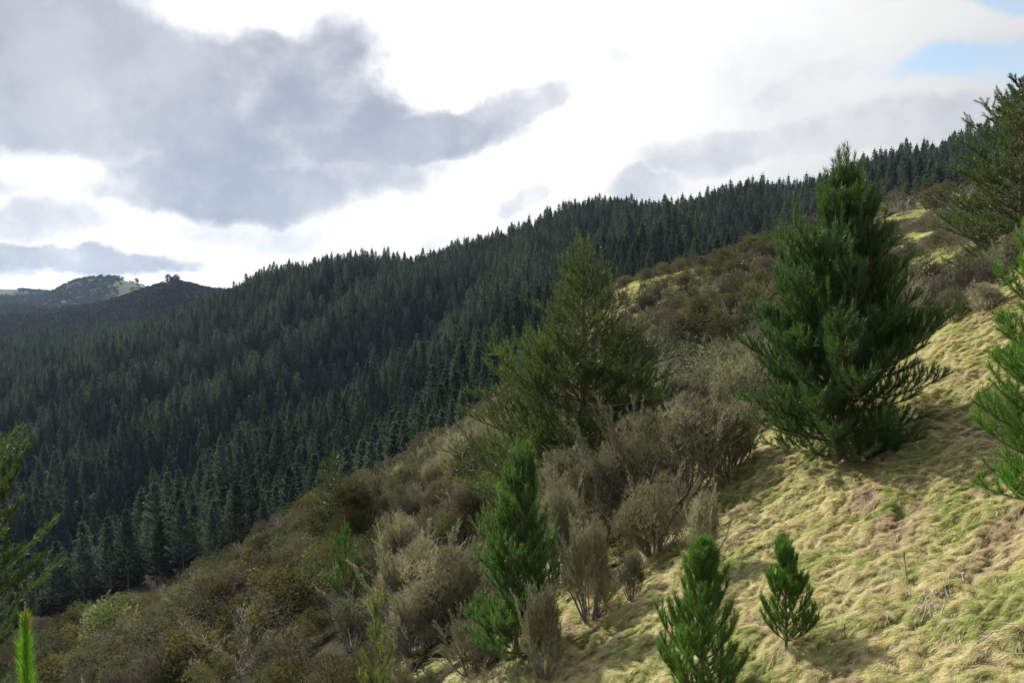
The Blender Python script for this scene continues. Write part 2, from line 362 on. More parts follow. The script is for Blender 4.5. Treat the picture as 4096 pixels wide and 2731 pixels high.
def ground_mat():
    m = bpy.data.materials.new('hillside_ground'); m.use_nodes = True; t = NT(m.node_tree); b = m.node_tree.nodes['Principled BSDF']
    geo = t.node('ShaderNodeNewGeometry').outputs['Position']
    def A(n): return t.node('ShaderNodeAttribute', attribute_name=n).outputs['Fac']
    n1 = t.noise(geo, 0.8, 6, 0.6)[0]; n2 = t.noise(geo, 5.0, 6, 0.65)[0]
    mp = t.node('ShaderNodeMapping'); t.l.new(geo, mp.inputs[0]); mp.inputs['Rotation'].default_value = (0, 0.5, -0.3); mp.inputs['Scale'].default_value = (6, 40, 40)
    n3 = t.noise(mp.outputs[0], 1.0, 5, 0.6)[0]
    straw = t.mix(t.maprange(n3, 0.3, 0.7), (0.20, 0.15, 0.07), (0.42, 0.34, 0.17))
    green = t.mix(t.maprange(n3, 0.3, 0.7), (0.07, 0.10, 0.02), (0.20, 0.25, 0.06))
    gr = t.mix(t.maprange(t.math('ADD', n1, t.math('MULTIPLY', n2, 0.4)), 0.62, 0.82), straw, green)
    yg = t.mix(t.maprange(n2, 0.35, 0.65), (0.15, 0.13, 0.055), (0.36, 0.32, 0.14))
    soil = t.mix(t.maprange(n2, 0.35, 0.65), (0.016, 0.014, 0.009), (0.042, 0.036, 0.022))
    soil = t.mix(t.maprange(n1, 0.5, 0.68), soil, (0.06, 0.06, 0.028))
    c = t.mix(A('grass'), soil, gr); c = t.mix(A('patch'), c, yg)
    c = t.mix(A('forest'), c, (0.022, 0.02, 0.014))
    past = t.mix(t.maprange(t.noise(geo, 0.01, 5)[0], 0.4, 0.6), (0.05, 0.075, 0.028), (0.085, 0.10, 0.038))
    bush = t.mix(t.maprange(t.noise(geo, 0.05, 5)[0], 0.4, 0.6), (0.02, 0.028, 0.014), (0.04, 0.05, 0.022))
    c = t.mix(A('farbush'), c, bush); c = t.mix(A('pasture'), c, past)
    t.l.new(c, b.inputs['Base Color']); b.inputs['Roughness'].default_value = 0.95; b.inputs['Specular IOR Level'].default_value = 0.1
    bp = t.node('ShaderNodeBump'); bp.inputs['Strength'].default_value = 0.7; bp.inputs['Distance'].default_value = 0.05
    t.l.new(t.math('ADD', n3, n2), bp.inputs['Height']); t.l.new(bp.outputs[0], b.inputs['Normal'])
    return m

# ------------------------------------------------------------------ the ground, one sheet to the horizon
def patch_mask(x, y):
    """open grassy places on the scrub slope"""
    r = np.hypot(x, y); d = r
    P = np.stack([x, y, height(x, y, False)], -1); px, py = proj(P)
    m = sstep(0.26, 0.52, perlin(x * 0.085 + 3, y * 0.06, 71) + 0.35 * perlin(x * 0.3, y * 0.3, 72))
    az = np.arctan2(x, y)
    reg = sstep(0.03, 0.12, az) * sstep(26, 34, r) * (1 - sstep(88, 100, r))
    crest = sstep(62, 80, r) * (1 - sstep(98, 106, r)) * sstep(0.07, 0.12, az) * (0.5 + perlin(x * .12, y * .12, 73))
    left = sstep(0.62, 0.8, perlin(x * 0.12, y * 0.12, 75) + 0.35) * sstep(50, 60, r) * (1 - sstep(85, 95, r))
    return np.clip(np.maximum.reduce([m * reg * .8, crest * 1.0, left * (az > -0.15)]) * sstep(-0.35, 0.25, perlin(x * .7, y * .7, 77) + .5 * perlin(x * 2, y * 2, 78)), 0, 1)
def build_ground():
    a_in = np.radians(np.arange(-42, 42.01, 0.2)); a_out = np.radians(np.concatenate([np.arange(45, 180, 4.5)]))
    az = np.concatenate([-a_out[::-1], a_in, a_out]); az = np.concatenate([az, [az[0] + 2 * pi]])
    r = np.concatenate([np.exp(np.arange(math.log(0.6), math.log(6), 0.05)), np.exp(np.arange(math.log(6), math.log(27), 0.0068)),
                        np.exp(np.arange(math.log(27), math.log(160), 0.014)), np.exp(np.arange(math.log(160), math.log(5100), 0.025))])
    A, R = np.meshgrid(az, r); x = R * np.sin(A); y = R * np.cos(A); z = height(x, y); global HMIN, HMAX; HMIN, HMAX = z.min(), z.max(); print('ZR', HMIN, HMAX)
    nr, na = A.shape; i = np.arange(nr * na).reshape(nr, na)
    F = np.stack([i[:-1, :-1], i[:-1, 1:], i[1:, 1:], i[1:, :-1]], -1).reshape(-1, 4)[:, ::-1]
    # middle fan
    px = 512 + FPX * np.tan(np.clip(A, -1.2, 1.2))
    g = sstep(-0.5, 0.3, grass_side(x, y) + 0.5 * perlin(x * 1.2, y * 1.2, 80)) * (1 - sstep(45, 60, R))
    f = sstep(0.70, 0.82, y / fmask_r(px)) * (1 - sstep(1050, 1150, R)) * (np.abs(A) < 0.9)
    fb = sstep(1050, 1150, R)
    pas = fb * sstep(2300, 2500, R) * (sstep(108, 120, px + 8 * perlin(y * .01, px * .05, 3)) * (1 - sstep(150, 168, px)) * (R < 3100) * .8 + (px < 12) * (R > 3200) * .8)
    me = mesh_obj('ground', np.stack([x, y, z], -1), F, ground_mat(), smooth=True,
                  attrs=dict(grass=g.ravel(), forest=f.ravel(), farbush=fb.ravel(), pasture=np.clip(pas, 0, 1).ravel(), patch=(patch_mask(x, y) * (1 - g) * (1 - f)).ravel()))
    tag(me, kind='structure')
build_ground()
def build_haze():
    m = bpy.data.materials.new('hazy_air'); m.use_nodes = True; t = NT(m.node_tree); t.n.clear(); out = t.node('ShaderNodeOutputMaterial'); v = t.node('ShaderNodeVolumePrincipled')
    v.inputs['Color'].default_value = (0.50, 0.70, 1.0, 1); v.inputs['Density'].default_value = 0.000045; v.inputs['Anisotropy'].default_value = 0.2
    t.l.new(v.outputs[0], out.inputs['Volume'])
    x, y0, y1, z0, z1 = 5200, -5200, 5200, float(HMIN) - 3.0, float(HMAX) + 30.0
    V = [(a, b, c) for c in (z0, z1) for b in (y0, y1) for a in (-x, x)]; F = [(0, 2, 3, 1), (4, 5, 7, 6), (0, 1, 5, 4), (2, 6, 7, 3), (0, 4, 6, 2), (1, 3, 7, 5)]
    tag(mesh_obj('haze', V, F, m), 'thin bluish air over the valley and hills', kind='stuff')
build_haze()

# ------------------------------------------------------------------ scatter: stuff made of instances
SRC = bpy.data.collections.new('plant_sources')
def source_collection(name, objs):
    c = bpy.data.collections.new(name)
    for k, o in enumerate(objs):
        o.name = f'{name}_{k:02d}'; c.objects.link(o)
    return c
def scatter(name, P, rot, scl, idx, coll, kindlabel=None, cat=None, vals=None):
    me = bpy.data.meshes.new(name); me.vertices.add(len(P)); me.vertices.foreach_set('co', np.asarray(P, np.float32).ravel())
    def attr(n, t, d, key): a = me.attributes.new(n, t, 'POINT'); a.data.foreach_set(key, np.asarray(d).ravel())
    attr('rot', 'FLOAT_VECTOR', np.asarray(rot, np.float32), 'vector'); attr('scl', 'FLOAT_VECTOR', np.asarray(scl, np.float32), 'vector')
    attr('idx', 'INT', np.asarray(idx, np.int32), 'value')
    if vals is not None: attr('val', 'FLOAT', np.asarray(vals, np.float32), 'value')
    o = bpy.data.objects.new(name, me); COL.objects.link(o)
    ng = bpy.data.node_groups.new(name, 'GeometryNodeTree')
    ng.interface.new_socket('Geometry', in_out='INPUT', socket_type='NodeSocketGeometry'); ng.interface.new_socket('Geometry', in_out='OUTPUT', socket_type='NodeSocketGeometry')
    gi = ng.nodes.new('NodeGroupInput'); go = ng.nodes.new('NodeGroupOutput'); ip = ng.nodes.new('GeometryNodeInstanceOnPoints'); ci = ng.nodes.new('GeometryNodeCollectionInfo')
    ci.inputs['Collection'].default_value = coll; ci.inputs['Separate Children'].default_value = True; ci.inputs['Reset Children'].default_value = True
    ip.inputs['Pick Instance'].default_value = True
    def na(n, t):
        nd = ng.nodes.new('GeometryNodeInputNamedAttribute'); nd.data_type = t; nd.inputs['Name'].default_value = n; return nd.outputs['Attribute']
    L = ng.links.new
    L(gi.outputs[0], ip.inputs['Points']); L(ci.outputs[0], ip.inputs['Instance']); L(na('idx', 'INT'), ip.inputs['Instance Index'])
    L(na('rot', 'FLOAT_VECTOR'), ip.inputs['Rotation']); L(na('scl', 'FLOAT_VECTOR'), ip.inputs['Scale']); L(ip.outputs[0], go.inputs[0])
    md = o.modifiers.new('scatter', 'NODES'); md.node_group = ng
    tag(o, kindlabel, cat, kind='stuff')
    return o

# ------------------------------------------------------------------ foliage generators (numpy)
def nrm(v): return v / np.maximum(np.linalg.norm(v, axis=-1, keepdims=True), 1e-9)
def blades(P, D, k, ln, wd, spread, rng, col, cvar=0.15, up=0.0, lvar=0.3):
    """k slim triangles at each point P, leaning round direction D"""
    P = np.repeat(P, k, 0); D = np.repeat(nrm(D), k, 0); n = len(P)
    if n == 0: return np.zeros((0, 3)), np.zeros((0, 3), int), np.zeros((0, 3))
    R = nrm(rng.normal(size=(n, 3))); R = nrm(R - D * (R * D).sum(-1, keepdims=True))
    d = nrm(D + R * spread * rng.uniform(0.5, 1.2, (n, 1)) + np.array([0, 0, up]))
    S = nrm(np.cross(d, rng.normal(size=(n, 3))))
    L = ln * rng.uniform(1 - lvar, 1 + lvar, (n, 1)); w = wd * rng.uniform(0.7, 1.3, (n, 1))
    V = np.stack([P - S * w / 2, P + S * w / 2, P + d * L], 1).reshape(-1, 3)
    F = np.arange(n * 3).reshape(-1, 3)
    col = np.repeat(np.asarray(col).reshape(-1, 3), k, 0) if np.asarray(col).ndim == 2 else np.tile(col, (n, 1))
    c = col * rng.uniform(1 - cvar, 1 + cvar, (n, 1)) * rng.uniform(0.93, 1.07, (n, 3))
    return V, F, np.repeat(c, 3, 0)
def tube(pts, rads, sides=5):
    pts = np.asarray(pts, float); m = len(pts); T = nrm(np.gradient(pts, axis=0))
    ref = np.where(np.abs(T[:, 2:3]) > 0.9, [[1.0, 0, 0]], [[0, 0, 1.0]]); U = nrm(np.cross(T, ref)); W = np.cross(T, U)
    a = np.arange(sides) * 2 * pi / sides
    V = pts[:, None] + (U[:, None] * np.cos(a)[None, :, None] + W[:, None] * np.sin(a)[None, :, None]) * np.asarray(rads)[:, None, None]
    i = np.arange(m * sides).reshape(m, sides); j = np.roll(i, -1, 1)
    F = np.stack([i[:-1], j[:-1], j[1:], i[1:]], -1).reshape(-1, 4)
    return V.reshape(-1, 3), F
def join(parts):
    V, F, C, off = [], [], [], 0
    for p in parts:
        V.append(p[0]); F.append(p[1] + off); off += len(p[0])
        if len(p) > 2: C.append(p[2])
    if not V: return np.zeros((0, 3)), np.zeros((0, 3), int), np.zeros((0, 3))
    return (np.concatenate(V), np.concatenate(F), np.concatenate(C)) if C else (np.concatenate(V), np.concatenate(F))
def path(p, d, L, n, up, wig, rng):
    pts = [np.array(p, float)]; d = np.array(d, float); d /= np.linalg.norm(d); s = L / n
    N = rng.normal(size=(n, 3)) * wig
    for k in range(n):
        pts.append(pts[-1] + d * s); d = d + N[k]; d[2] += up; d /= np.linalg.norm(d)
    return np.array(pts)
def dense(pts, step):
    seg = np.linalg.norm(np.diff(pts, axis=0), axis=1); s = np.concatenate([[0], np.cumsum(seg)]); n = max(2, int(s[-1] / step) + 1)
    q = np.linspace(0, s[-1], n); P = np.stack([np.interp(q, s, pts[:, k]) for k in range(3)], 1); D = nrm(np.gradient(P, axis=0)); return P, D, q / max(s[-1], 1e-6)

# ------------------------------------------------------------------ young pines with every main branch a part of its own
def make_pine(name, label, loc, Ht, R, seed, gap=0.4, nb=(4, 6), e0=8, e1=62, upc=0.10, shoot=0.22, nl=0.11, nw=0.008, nk=5, step=0.035,
              col=(0.045, 0.10, 0.02), tipcol=(0.20, 0.26, 0.06), candle=0.12, zlo=0.06, shape=None, lean=(0, 0), group=None, cat='tree', fol=0.75, side_k=0.5, keep=None,
              trunk_r=None, nspread=0.75, dead=0.0, az_bias=None, candle_p=0.4, bent=0.0, sup=0.0, spire=0.0):
    rng = np.random.default_rng(seed); root = empty(name, loc); tag(root, label, cat, group)
    tr = trunk_r or Ht * 0.013 + 0.01
    tp = path((0, 0, -0.15), (lean[0], lean[1], 1), Ht * 0.97 + 0.15, 14, 0.03, 0.008 + bent, rng)
    zt = tp[:, 2] / tp[-1, 2]
    V, F = tube(tp, tr * (1 - np.clip(zt, 0, 1)) ** 0.8 + 0.006, 8)
    mesh_obj('trunk', V, F, M_BARK, root, smooth=True)
    shape = shape or (lambda t: (1 - t) ** 0.75 * min(1, 0.55 + 1.6 * t))
    tops = []
    def foliage(pts, frac0, k=nk):
        P, D, q = dense(pts, step); m = q >= frac0; return P[m], D[m]
    z = zlo * Ht; wz = []
    while z < Ht * 0.955: wz.append(z); z += gap * rng.uniform(0.75, 1.2) * (1.0 if z < Ht * 0.7 else 0.75)
    for z in wz:
        t = z / Ht; p0 = np.array([np.interp(z, tp[:, 2], tp[:, k]) for k in range(3)])
        n = rng.integers(nb[0], nb[1] + 1); a0 = rng.uniform(0, 2 * pi)
        for b in range(n):
            az = a0 + b * 2 * pi / n + rng.uniform(-0.35, 0.35)
            L = R * shape(t) * rng.choice([0.62, 0.8, 0.9, 1.0, 1.14]) * rng.uniform(0.92, 1.06) + 0.05
            if az_bias: L *= 1 + az_bias[0] * cos(az - az_bias[1])
            if keep and not keep(p0, az, L): continue
            el = radians(e0 + (e1 - e0) * t + rng.uniform(-7, 7))
            d = (cos(az) * cos(el), sin(az) * cos(el), sin(el))
            nseg = max(4, int(L / 0.2)); pts = path(p0, d, L * 1.08, nseg, upc * L / nseg * 1.6 / max(L, 0.6) * 2.2, 0.05, rng)
            rb = max(0.006, min(0.5 * tr * (1 - t * .6), 0.011 * L + 0.004)); wood = [tube(pts, np.linspace(rb, 0.005, len(pts)), 5)]
            PP, DD, CC = [], [], []; tips = [(pts[-1], nrm(pts[-1] - pts[-2]))]
            isdead = rng.random() < dead * (1 - t)
            if spire and t > 0.3 and rng.random() < 0.75:
                sp0 = path(pts[-1], (0.1 * cos(az), 0.1 * sin(az), 1), spire * rng.uniform(.6, 1.4), 4, 0.1, 0.03, rng); wood.append(tube(sp0, np.linspace(0.007, 0.003, 5), 3))
                Ps, Ds, _q = dense(sp0, step); PP.append(Ps); DD.append(Ds * 1.0); tips.append((sp0[-1], np.array([0, 0, 1.0])))
            f0 = 1 - fol if L > 0.5 else 0.12
            if not isdead:
                P, D = foliage(pts, f0); PP.append(P); DD.append(D)
            P, D, q = dense(pts, shoot)
            for j in range(1, len(P) - 1):
                s = q[j]
                if s < 0.22: continue
                for sgn in (-1, 1):
                    if rng.random() < 0.12: continue
                    side = nrm(np.cross(D[j], [0, 0, 1])) * sgn
                    ls = (L * (1 - s) * side_k + shoot * 0.9) * rng.uniform(0.6, 1.15)
                    dd = nrm(D[j] * rng.uniform(0.6, 1.0) + side * rng.uniform(0.55, 0.95) + np.array([0, 0, rng.uniform(-0.05, 0.35) + sup * .5]))
                    sp = path(P[j], dd, ls, max(3, int(ls / 0.12)), 0.10 + .25 * sup, 0.05, rng)
                    wood.append(tube(sp, np.linspace(min(rb * 0.6, 0.01), 0.004, len(sp)), 3))
                    if isdead: continue
                    P2, D2 = foliage(sp, 0.0 if ls < 0.5 else 0.25); PP.append(P2); DD.append(D2); tips.append((sp[-1], nrm(sp[-1] - sp[-2])))
                    if ls > shoot * 2.2:
                        P3, D3, q3 = dense(sp, shoot)
                        for i3 in range(1, len(P3) - 1):
                            for s3 in (-1, 1):
                                if rng.random() < 0.2: continue
                                sd = nrm(np.cross(D3[i3], [0, 0, 1])) * s3; l3 = (ls * (1 - q3[i3]) * 0.5 + shoot * 0.6) * rng.uniform(0.6, 1.1)
                                d3 = nrm(D3[i3] + sd * 0.8 + np.array([0, 0, rng.uniform(-0.05, 0.4) + sup * .6])); s3p = path(P3[i3], d3, l3, 3, 0.12 + .3 * sup, 0.04, rng)
                                P4, D4 = foliage(s3p, 0.0); PP.append(P4); DD.append(D4); tips.append((s3p[-1], nrm(s3p[-1] - s3p[-2])))
            wd = join([w + () for w in wood]); bo = mesh_obj('branch', wd[0], wd[1], M_BARK, root, smooth=True)
            if isdead or not PP: continue
            P = np.concatenate(PP); D = np.concatenate(DD)
            shade = rng.uniform(0.85, 1.15)
            fol_ = [blades(P, D, nk, nl, nw, nspread, rng, np.array(col) * shade, 0.3)]
            # upright growing tips
            T = np.array([x[0] for x in tips]); TD = np.array([x[1] for x in tips]); msk = rng.random(len(T)) < candle_p
            if candle > 0 and msk.any():
                T, TD = T[msk], TD[msk]; TD = nrm(TD * 0.5 + np.array([0, 0, 1.0]))
                pts3 = np.concatenate([T + TD * candle * f for f in (0.0, 0.25, 0.5, 0.75)])
                fol_.append(blades(pts3, np.concatenate([TD] * 4), 4, candle * 0.45, nw * 1.5, 0.22, rng, np.array(tipcol), 0.25))
            fo = join(fol_); mesh_obj('needles', fo[0], fo[1], M_NEEDLE, bo, cols=fo[2])
    # leader
    P, D, q = dense(tp[-4:], step); m = q > 0.1; fo = [blades(P[m], D[m], nk, nl * 0.9, nw, 0.5, rng, np.array(col) * 1.2, 0.25)]
    top = tp[-1]; T = np.array([top + [0, 0, candle * 2.2 * f] for f in np.linspace(0, 1, 8)]); fo.append(blades(T, np.tile([0, 0, 1.0], (8, 1)), 6, candle * 0.45, nw * 1.5, 0.2, rng, np.array(tipcol), 0.2))
    fo = join(fo); mesh_obj('needles', fo[0], fo[1], M_NEEDLE, root, cols=fo[2])
    return root
#@@PINES
def base_at(px, py, lo=8, hi=110):
    d = np.exp(np.linspace(math.log(lo), math.log(hi), 900)); a, b, c = px_dir(px, py); z = height(a / b * d, d); hit = np.where(c / b * d < z)[0]
    d = d[hit[0]] if len(hit) else hi
    return (a / b * d, d, H1(a / b * d, d))
def base_d(px, d): x, y, z = at(px, 300, d); return (x, y, H1(x, y))
def h_for(loc, pytop):
    """height that brings the top to the picture row pytop"""
    a, b, c = px_dir(512, pytop); return c / b * loc[1] - loc[2]
def build_pines():
    GREEN = (0.055, 0.14, 0.022); DEEP = (0.058, 0.122, 0.040); OL = (0.088, 0.125, 0.042); BRI = (0.085, 0.20, 0.025)
    # big dark pine on the open slope
    L = base_at(838, 462); H = h_for(L, 176)
    make_pine('pine_tree', 'large dense dark green young pine standing on the open grass slope', L, H, 2.72, 11, spire=.36, gap=0.25, nb=(6, 8), e0=-4, e1=76, upc=.14, sup=.6, shoot=0.20, nl=0.13, nw=0.010, nk=8, step=0.034,
              col=DEEP, tipcol=(0.17, 0.22, 0.06), candle=0.14, zlo=0.03, shape=lambda t: (1 - t) ** 0.72 * min(1, 0.52 + 2.2 * t), trunk_r=0.09, lean=(0.03, 0), candle_p=.28, fol=.85, nspread=.62, side_k=.55)
    # broad central pine
    L = base_d(583, 25); H = h_for(L, 240)
    make_pine('pine_tree', 'broad open-branched pine in the middle, rising from the scrub', L, H, 5.3, 12, sup=.35, spire=.4, gap=0.36, nb=(6, 8), e0=-8, e1=54, upc=.06, shoot=0.28, nl=0.125, nw=0.016, nk=6, step=0.055,
              col=OL, tipcol=(0.24, 0.19, 0.06), candle=0.09, zlo=0.04, shape=lambda t: (1 - t) ** 1.15 * min(1, 0.95 + 0.5 * t), trunk_r=0.15, candle_p=.35, fol=0.9, dead=.03, side_k=.5)
    # slender green pine
    L = base_at(516, 660); H = h_for(L, 452)
    make_pine('pine_tree', 'slender bright green young pine among brushy shrubs at the grass edge', L, H, 1.22, 13, sup=.8, spire=.2, zlo=.03, gap=0.28, nb=(7, 9), e0=16, e1=74, shoot=0.17, nl=0.11, nw=0.009, nk=8, step=0.028,
              col=(0.085, 0.175, 0.055), candle=0.15, shape=lambda t: (1 - t) ** 0.62 * min(1, 0.7 + 1.6 * t), trunk_r=.05, upc=.14)
    # two saplings on the grass
    L = base_at(786, 657); H = h_for(L, 551)
    make_pine('pine_sapling', 'smallest pine sapling, standing alone on the grass', L, H, 0.60, 14, sup=.9, gap=0.15, nb=(5, 6), e0=24, e1=74, shoot=0.10, nl=0.072, nw=0.0036, nk=11, step=0.014, nspread=.65,
              col=(0.088, 0.185, 0.036), candle=0.05, shape=lambda t: (1 - t) ** 0.45 * min(1, 0.6 + 2 * t), trunk_r=.018, upc=.38, zlo=.14)
    L = base_d(708, 10.3); H = h_for(L, 544)
    make_pine('pine_sapling', 'bright green pine sapling cut off by the bottom edge, left of the small one', L, H, 1.0, 15, sup=.9, gap=0.21, nb=(5, 7), e0=22, e1=74, shoot=0.13, nl=0.085, nw=0.0042, nk=10, step=0.015, nspread=.65,
              col=(0.092, 0.195, 0.038), candle=0.06, shape=lambda t: (1 - t) ** 0.6 * min(1, 0.7 + 1.5 * t), trunk_r=.026, upc=.36)
    L = base_d(372, 12.5); H = h_for(L, 600)
    make_pine('pine_sapling', 'thin pine sapling with long yellow-green leading shoots at the bottom edge', L, H, 0.62, 16, sup=1, gap=0.55, nb=(3, 4), e0=38, e1=76, shoot=0.28, nl=0.12, nw=0.0065, nk=8, step=0.016,
              col=(0.15, 0.20, 0.07), tipcol=(.40, .35, .16), candle=0.12, trunk_r=.025, upc=.2, zlo=.3, shape=lambda t: 1.0 if t < .72 else .5)
    L = base_at(347, 625); H = h_for(L, 522)
    make_pine('pine_sapling', 'spindly green pine sapling poking out of the dark scrub', L, H, 1.05, 17, sup=.8, gap=0.36, nb=(3, 5), e0=15, e1=75, shoot=0.22, nl=0.12, nw=0.011, nk=6, step=0.035, col=GREEN, candle=0.12, trunk_r=.035, upc=.15, zlo=.15)
    # bright leading shoot in the bottom left corner, very near
    rng = np.random.default_rng(18); L = base_d(15, 5.6); a = at(15, 603, 5.6); H = a[2] - L[2]
    t = empty('pine_sapling', L); tag(t, 'single bright green pine leader with an orange bud in the bottom left corner', 'tree')
    v = tube(np.array([[0, 0, -.2], [-.03, 0, H * .5], [-.01, 0, H * .85], [0, 0, H - .05]]), [.03, .022, .012, .005], 6); mesh_obj('trunk', v[0], v[1], M_BARK, t, smooth=True)
    zz = np.arange(H - 1.15, H - .10, .0045); P = np.stack([-.01 + zz * 0, zz * 0, zz], 1); P[:, 0] += np.linspace(-.012, .01, len(zz))
    U = np.tile([0, 0, 1.0], (len(zz), 1)); tt = (H - zz) / 1.15; c = np.array([0.16, 0.34, 0.035])[None] * (1 + 0 * tt[:, None])
    parts = []
    for lo, hi, ln, sp in ((0, .12, .06, .4), (.12, .3, .11, .5), (.3, .6, .15, .6), (.6, 1.01, .17, .75)):
        m = (tt >= lo) & (tt < hi); parts.append(blades(P[m], U[m], 7, ln, .0048, sp, rng, c[m], .3, lvar=.2))
    f = join(parts); mesh_obj('needles', f[0], f[1], M_NEEDLE, t, cols=f[2])
    for dx, dz, h_ in ((0, 0, .13), (-.03, -.035, .09), (.028, -.04, .08), (.01, -.05, .07)):
        P = np.array([[dx, 0, H - .13 + dz + h_ * q] for q in np.linspace(0, 1, 9)]); v = tube(P[::2], [.008, .009, .009, .007, .002], 6); mesh_obj('bud', v[0], v[1], M_BUD, t, smooth=True)
        f = blades(P, np.tile([0, 0, 1.0], (9, 1)), 10, .02, .004, .35, rng, (0.42, 0.20, 0.05), .3); mesh_obj('bud_scale', f[0], f[1], M_NEEDLE, t, cols=f[2])
    for k in range(7):
        az = k * 2.4; zb = H - 1.35 - .12 * (k % 3); P = path((0, 0, zb), (cos(az), sin(az), .5), .55, 6, .1, .03, rng); v = tube(P, np.linspace(.009, .004, 7), 4); b = mesh_obj('branch', v[0], v[1], M_BARK, t)
        q, D, _ = dense(P, .01); f = blades(q, D, 6, .10, .0042, .6, rng, (0.08, 0.20, 0.02), .3); mesh_obj('needles', f[0], f[1], M_NEEDLE, b, cols=f[2])
    # pine whose branches enter at the left edge
    L = base_d(-72, 14.5); H = h_for(L, 330)
    make_pine('pine_tree', 'olive pine whose branches reach in across the left edge', L, H, 2.4, 19, gap=0.48, nb=(5, 7), e0=5, e1=50, shoot=0.28, nl=0.11, nw=0.011, nk=8, step=0.03,
              col=(0.075, 0.12, 0.045), tipcol=(0.34, 0.20, 0.08), candle=0.07, shape=lambda t: (0.5 + 0.5 * sstep(.35, .62, t)) * min(1, 2.6 * (1 - t)), trunk_r=.14, nspread=.8, keep=lambda p, az, l: cos(az) > 0.1)
    # bright pine at the right edge
    L = base_d(1062, 10.2); H = h_for(L, 110)
    make_pine('pine_tree', 'bright green pine close by, half cut off by the right edge', L, H, 1.25, 20, sup=.8, gap=0.27, nb=(5, 7), e0=2, e1=60, shoot=0.19, nl=0.11, nw=0.006, nk=8, step=0.022,
              col=BRI, tipcol=(0.40, 0.33, 0.12), candle=0.10, shape=lambda t: (1 - t) ** 0.7 * min(1, 0.85 + .7 * t), trunk_r=.06, upc=.17)
    # open pine at top right
    L = base_d(1018, 36); H = h_for(L, 92)
    make_pine('pine_tree', 'open-crowned olive green pine on the slope at the upper right', L, H, 4.6, 21, gap=0.48, nb=(6, 7), e0=-6, e1=38, shoot=0.38, nl=0.17, nw=0.026, nk=6, step=0.08, col=(0.085, 0.12, 0.048), tipcol=(.2, .2, .07),
              candle=0.0, zlo=.12, trunk_r=.2, fol=.92, dead=.05, shape=lambda t: (1 - t) ** 0.55 * min(1, .8 + .6 * t), side_k=.5)
    L = base_d(1022, 52); H = h_for(L, 78)
    make_pine('pine_tree', 'dark clumpy pine top rising highest against the sky at upper right', L, H, 3.5, 22, gap=0.8, nb=(4, 6), e0=5, e1=50, shoot=0.45, nl=0.24, nw=0.045, nk=8, step=0.09, col=(0.022, 0.038, 0.018),
              candle=0, zlo=.3, trunk_r=.22, fol=.6, shape=lambda t: (1 - t) ** 0.4, side_k=.35)
    # smaller pines in the scrub
    L = base_at(336, 540); H = h_for(L, 452)
    make_pine('pine_tree', 'dull green conical pine at the forest edge of the scrub, lower branches spreading', L, H, 2.0, 23, gap=0.5, nb=(5, 6), e0=0, e1=50, shoot=0.34, nl=0.18, nw=0.03, nk=4, step=0.09, col=(0.055, 0.075, 0.035),
              candle=0.1, trunk_r=.09, shape=lambda t: (1 - t) ** 0.9)
    for px, py, top, R, c, sd, lb in [(215, 588, 552, .8, (0.05, .085, .03), 24, 'small green pine on the edge of the scrub above the dark forest'),
                                      (236, 590, 562, .35, (0.06, .13, .02), 25, 'tiny bright green pine sapling right of the small green pine'),
                                      (96, 700, 666, 1.1, (0.035, .08, .025), 26, 'low dark green pine tops under the pale shrub at the bottom edge'),
                                      (434, 462, 432, .45, (0.06, .10, .03), 27, 'tiny green pine on the crest left of the central pine'),
                                      (320, 612, 565, .9, (0.045, .095, .03), 28, 'small green pine between the yellow-green bush and the spindly sapling')]:
        L = base_at(px, py); H = h_for(L, top)
        make_pine('pine_sapling', lb, L, H, R, sd, gap=0.3, nb=(4, 5), e0=15, e1=70, shoot=0.22, nl=0.14, nw=0.024, nk=5, step=0.06, col=c, candle=0.08, trunk_r=.03, upc=.13)
build_pines()
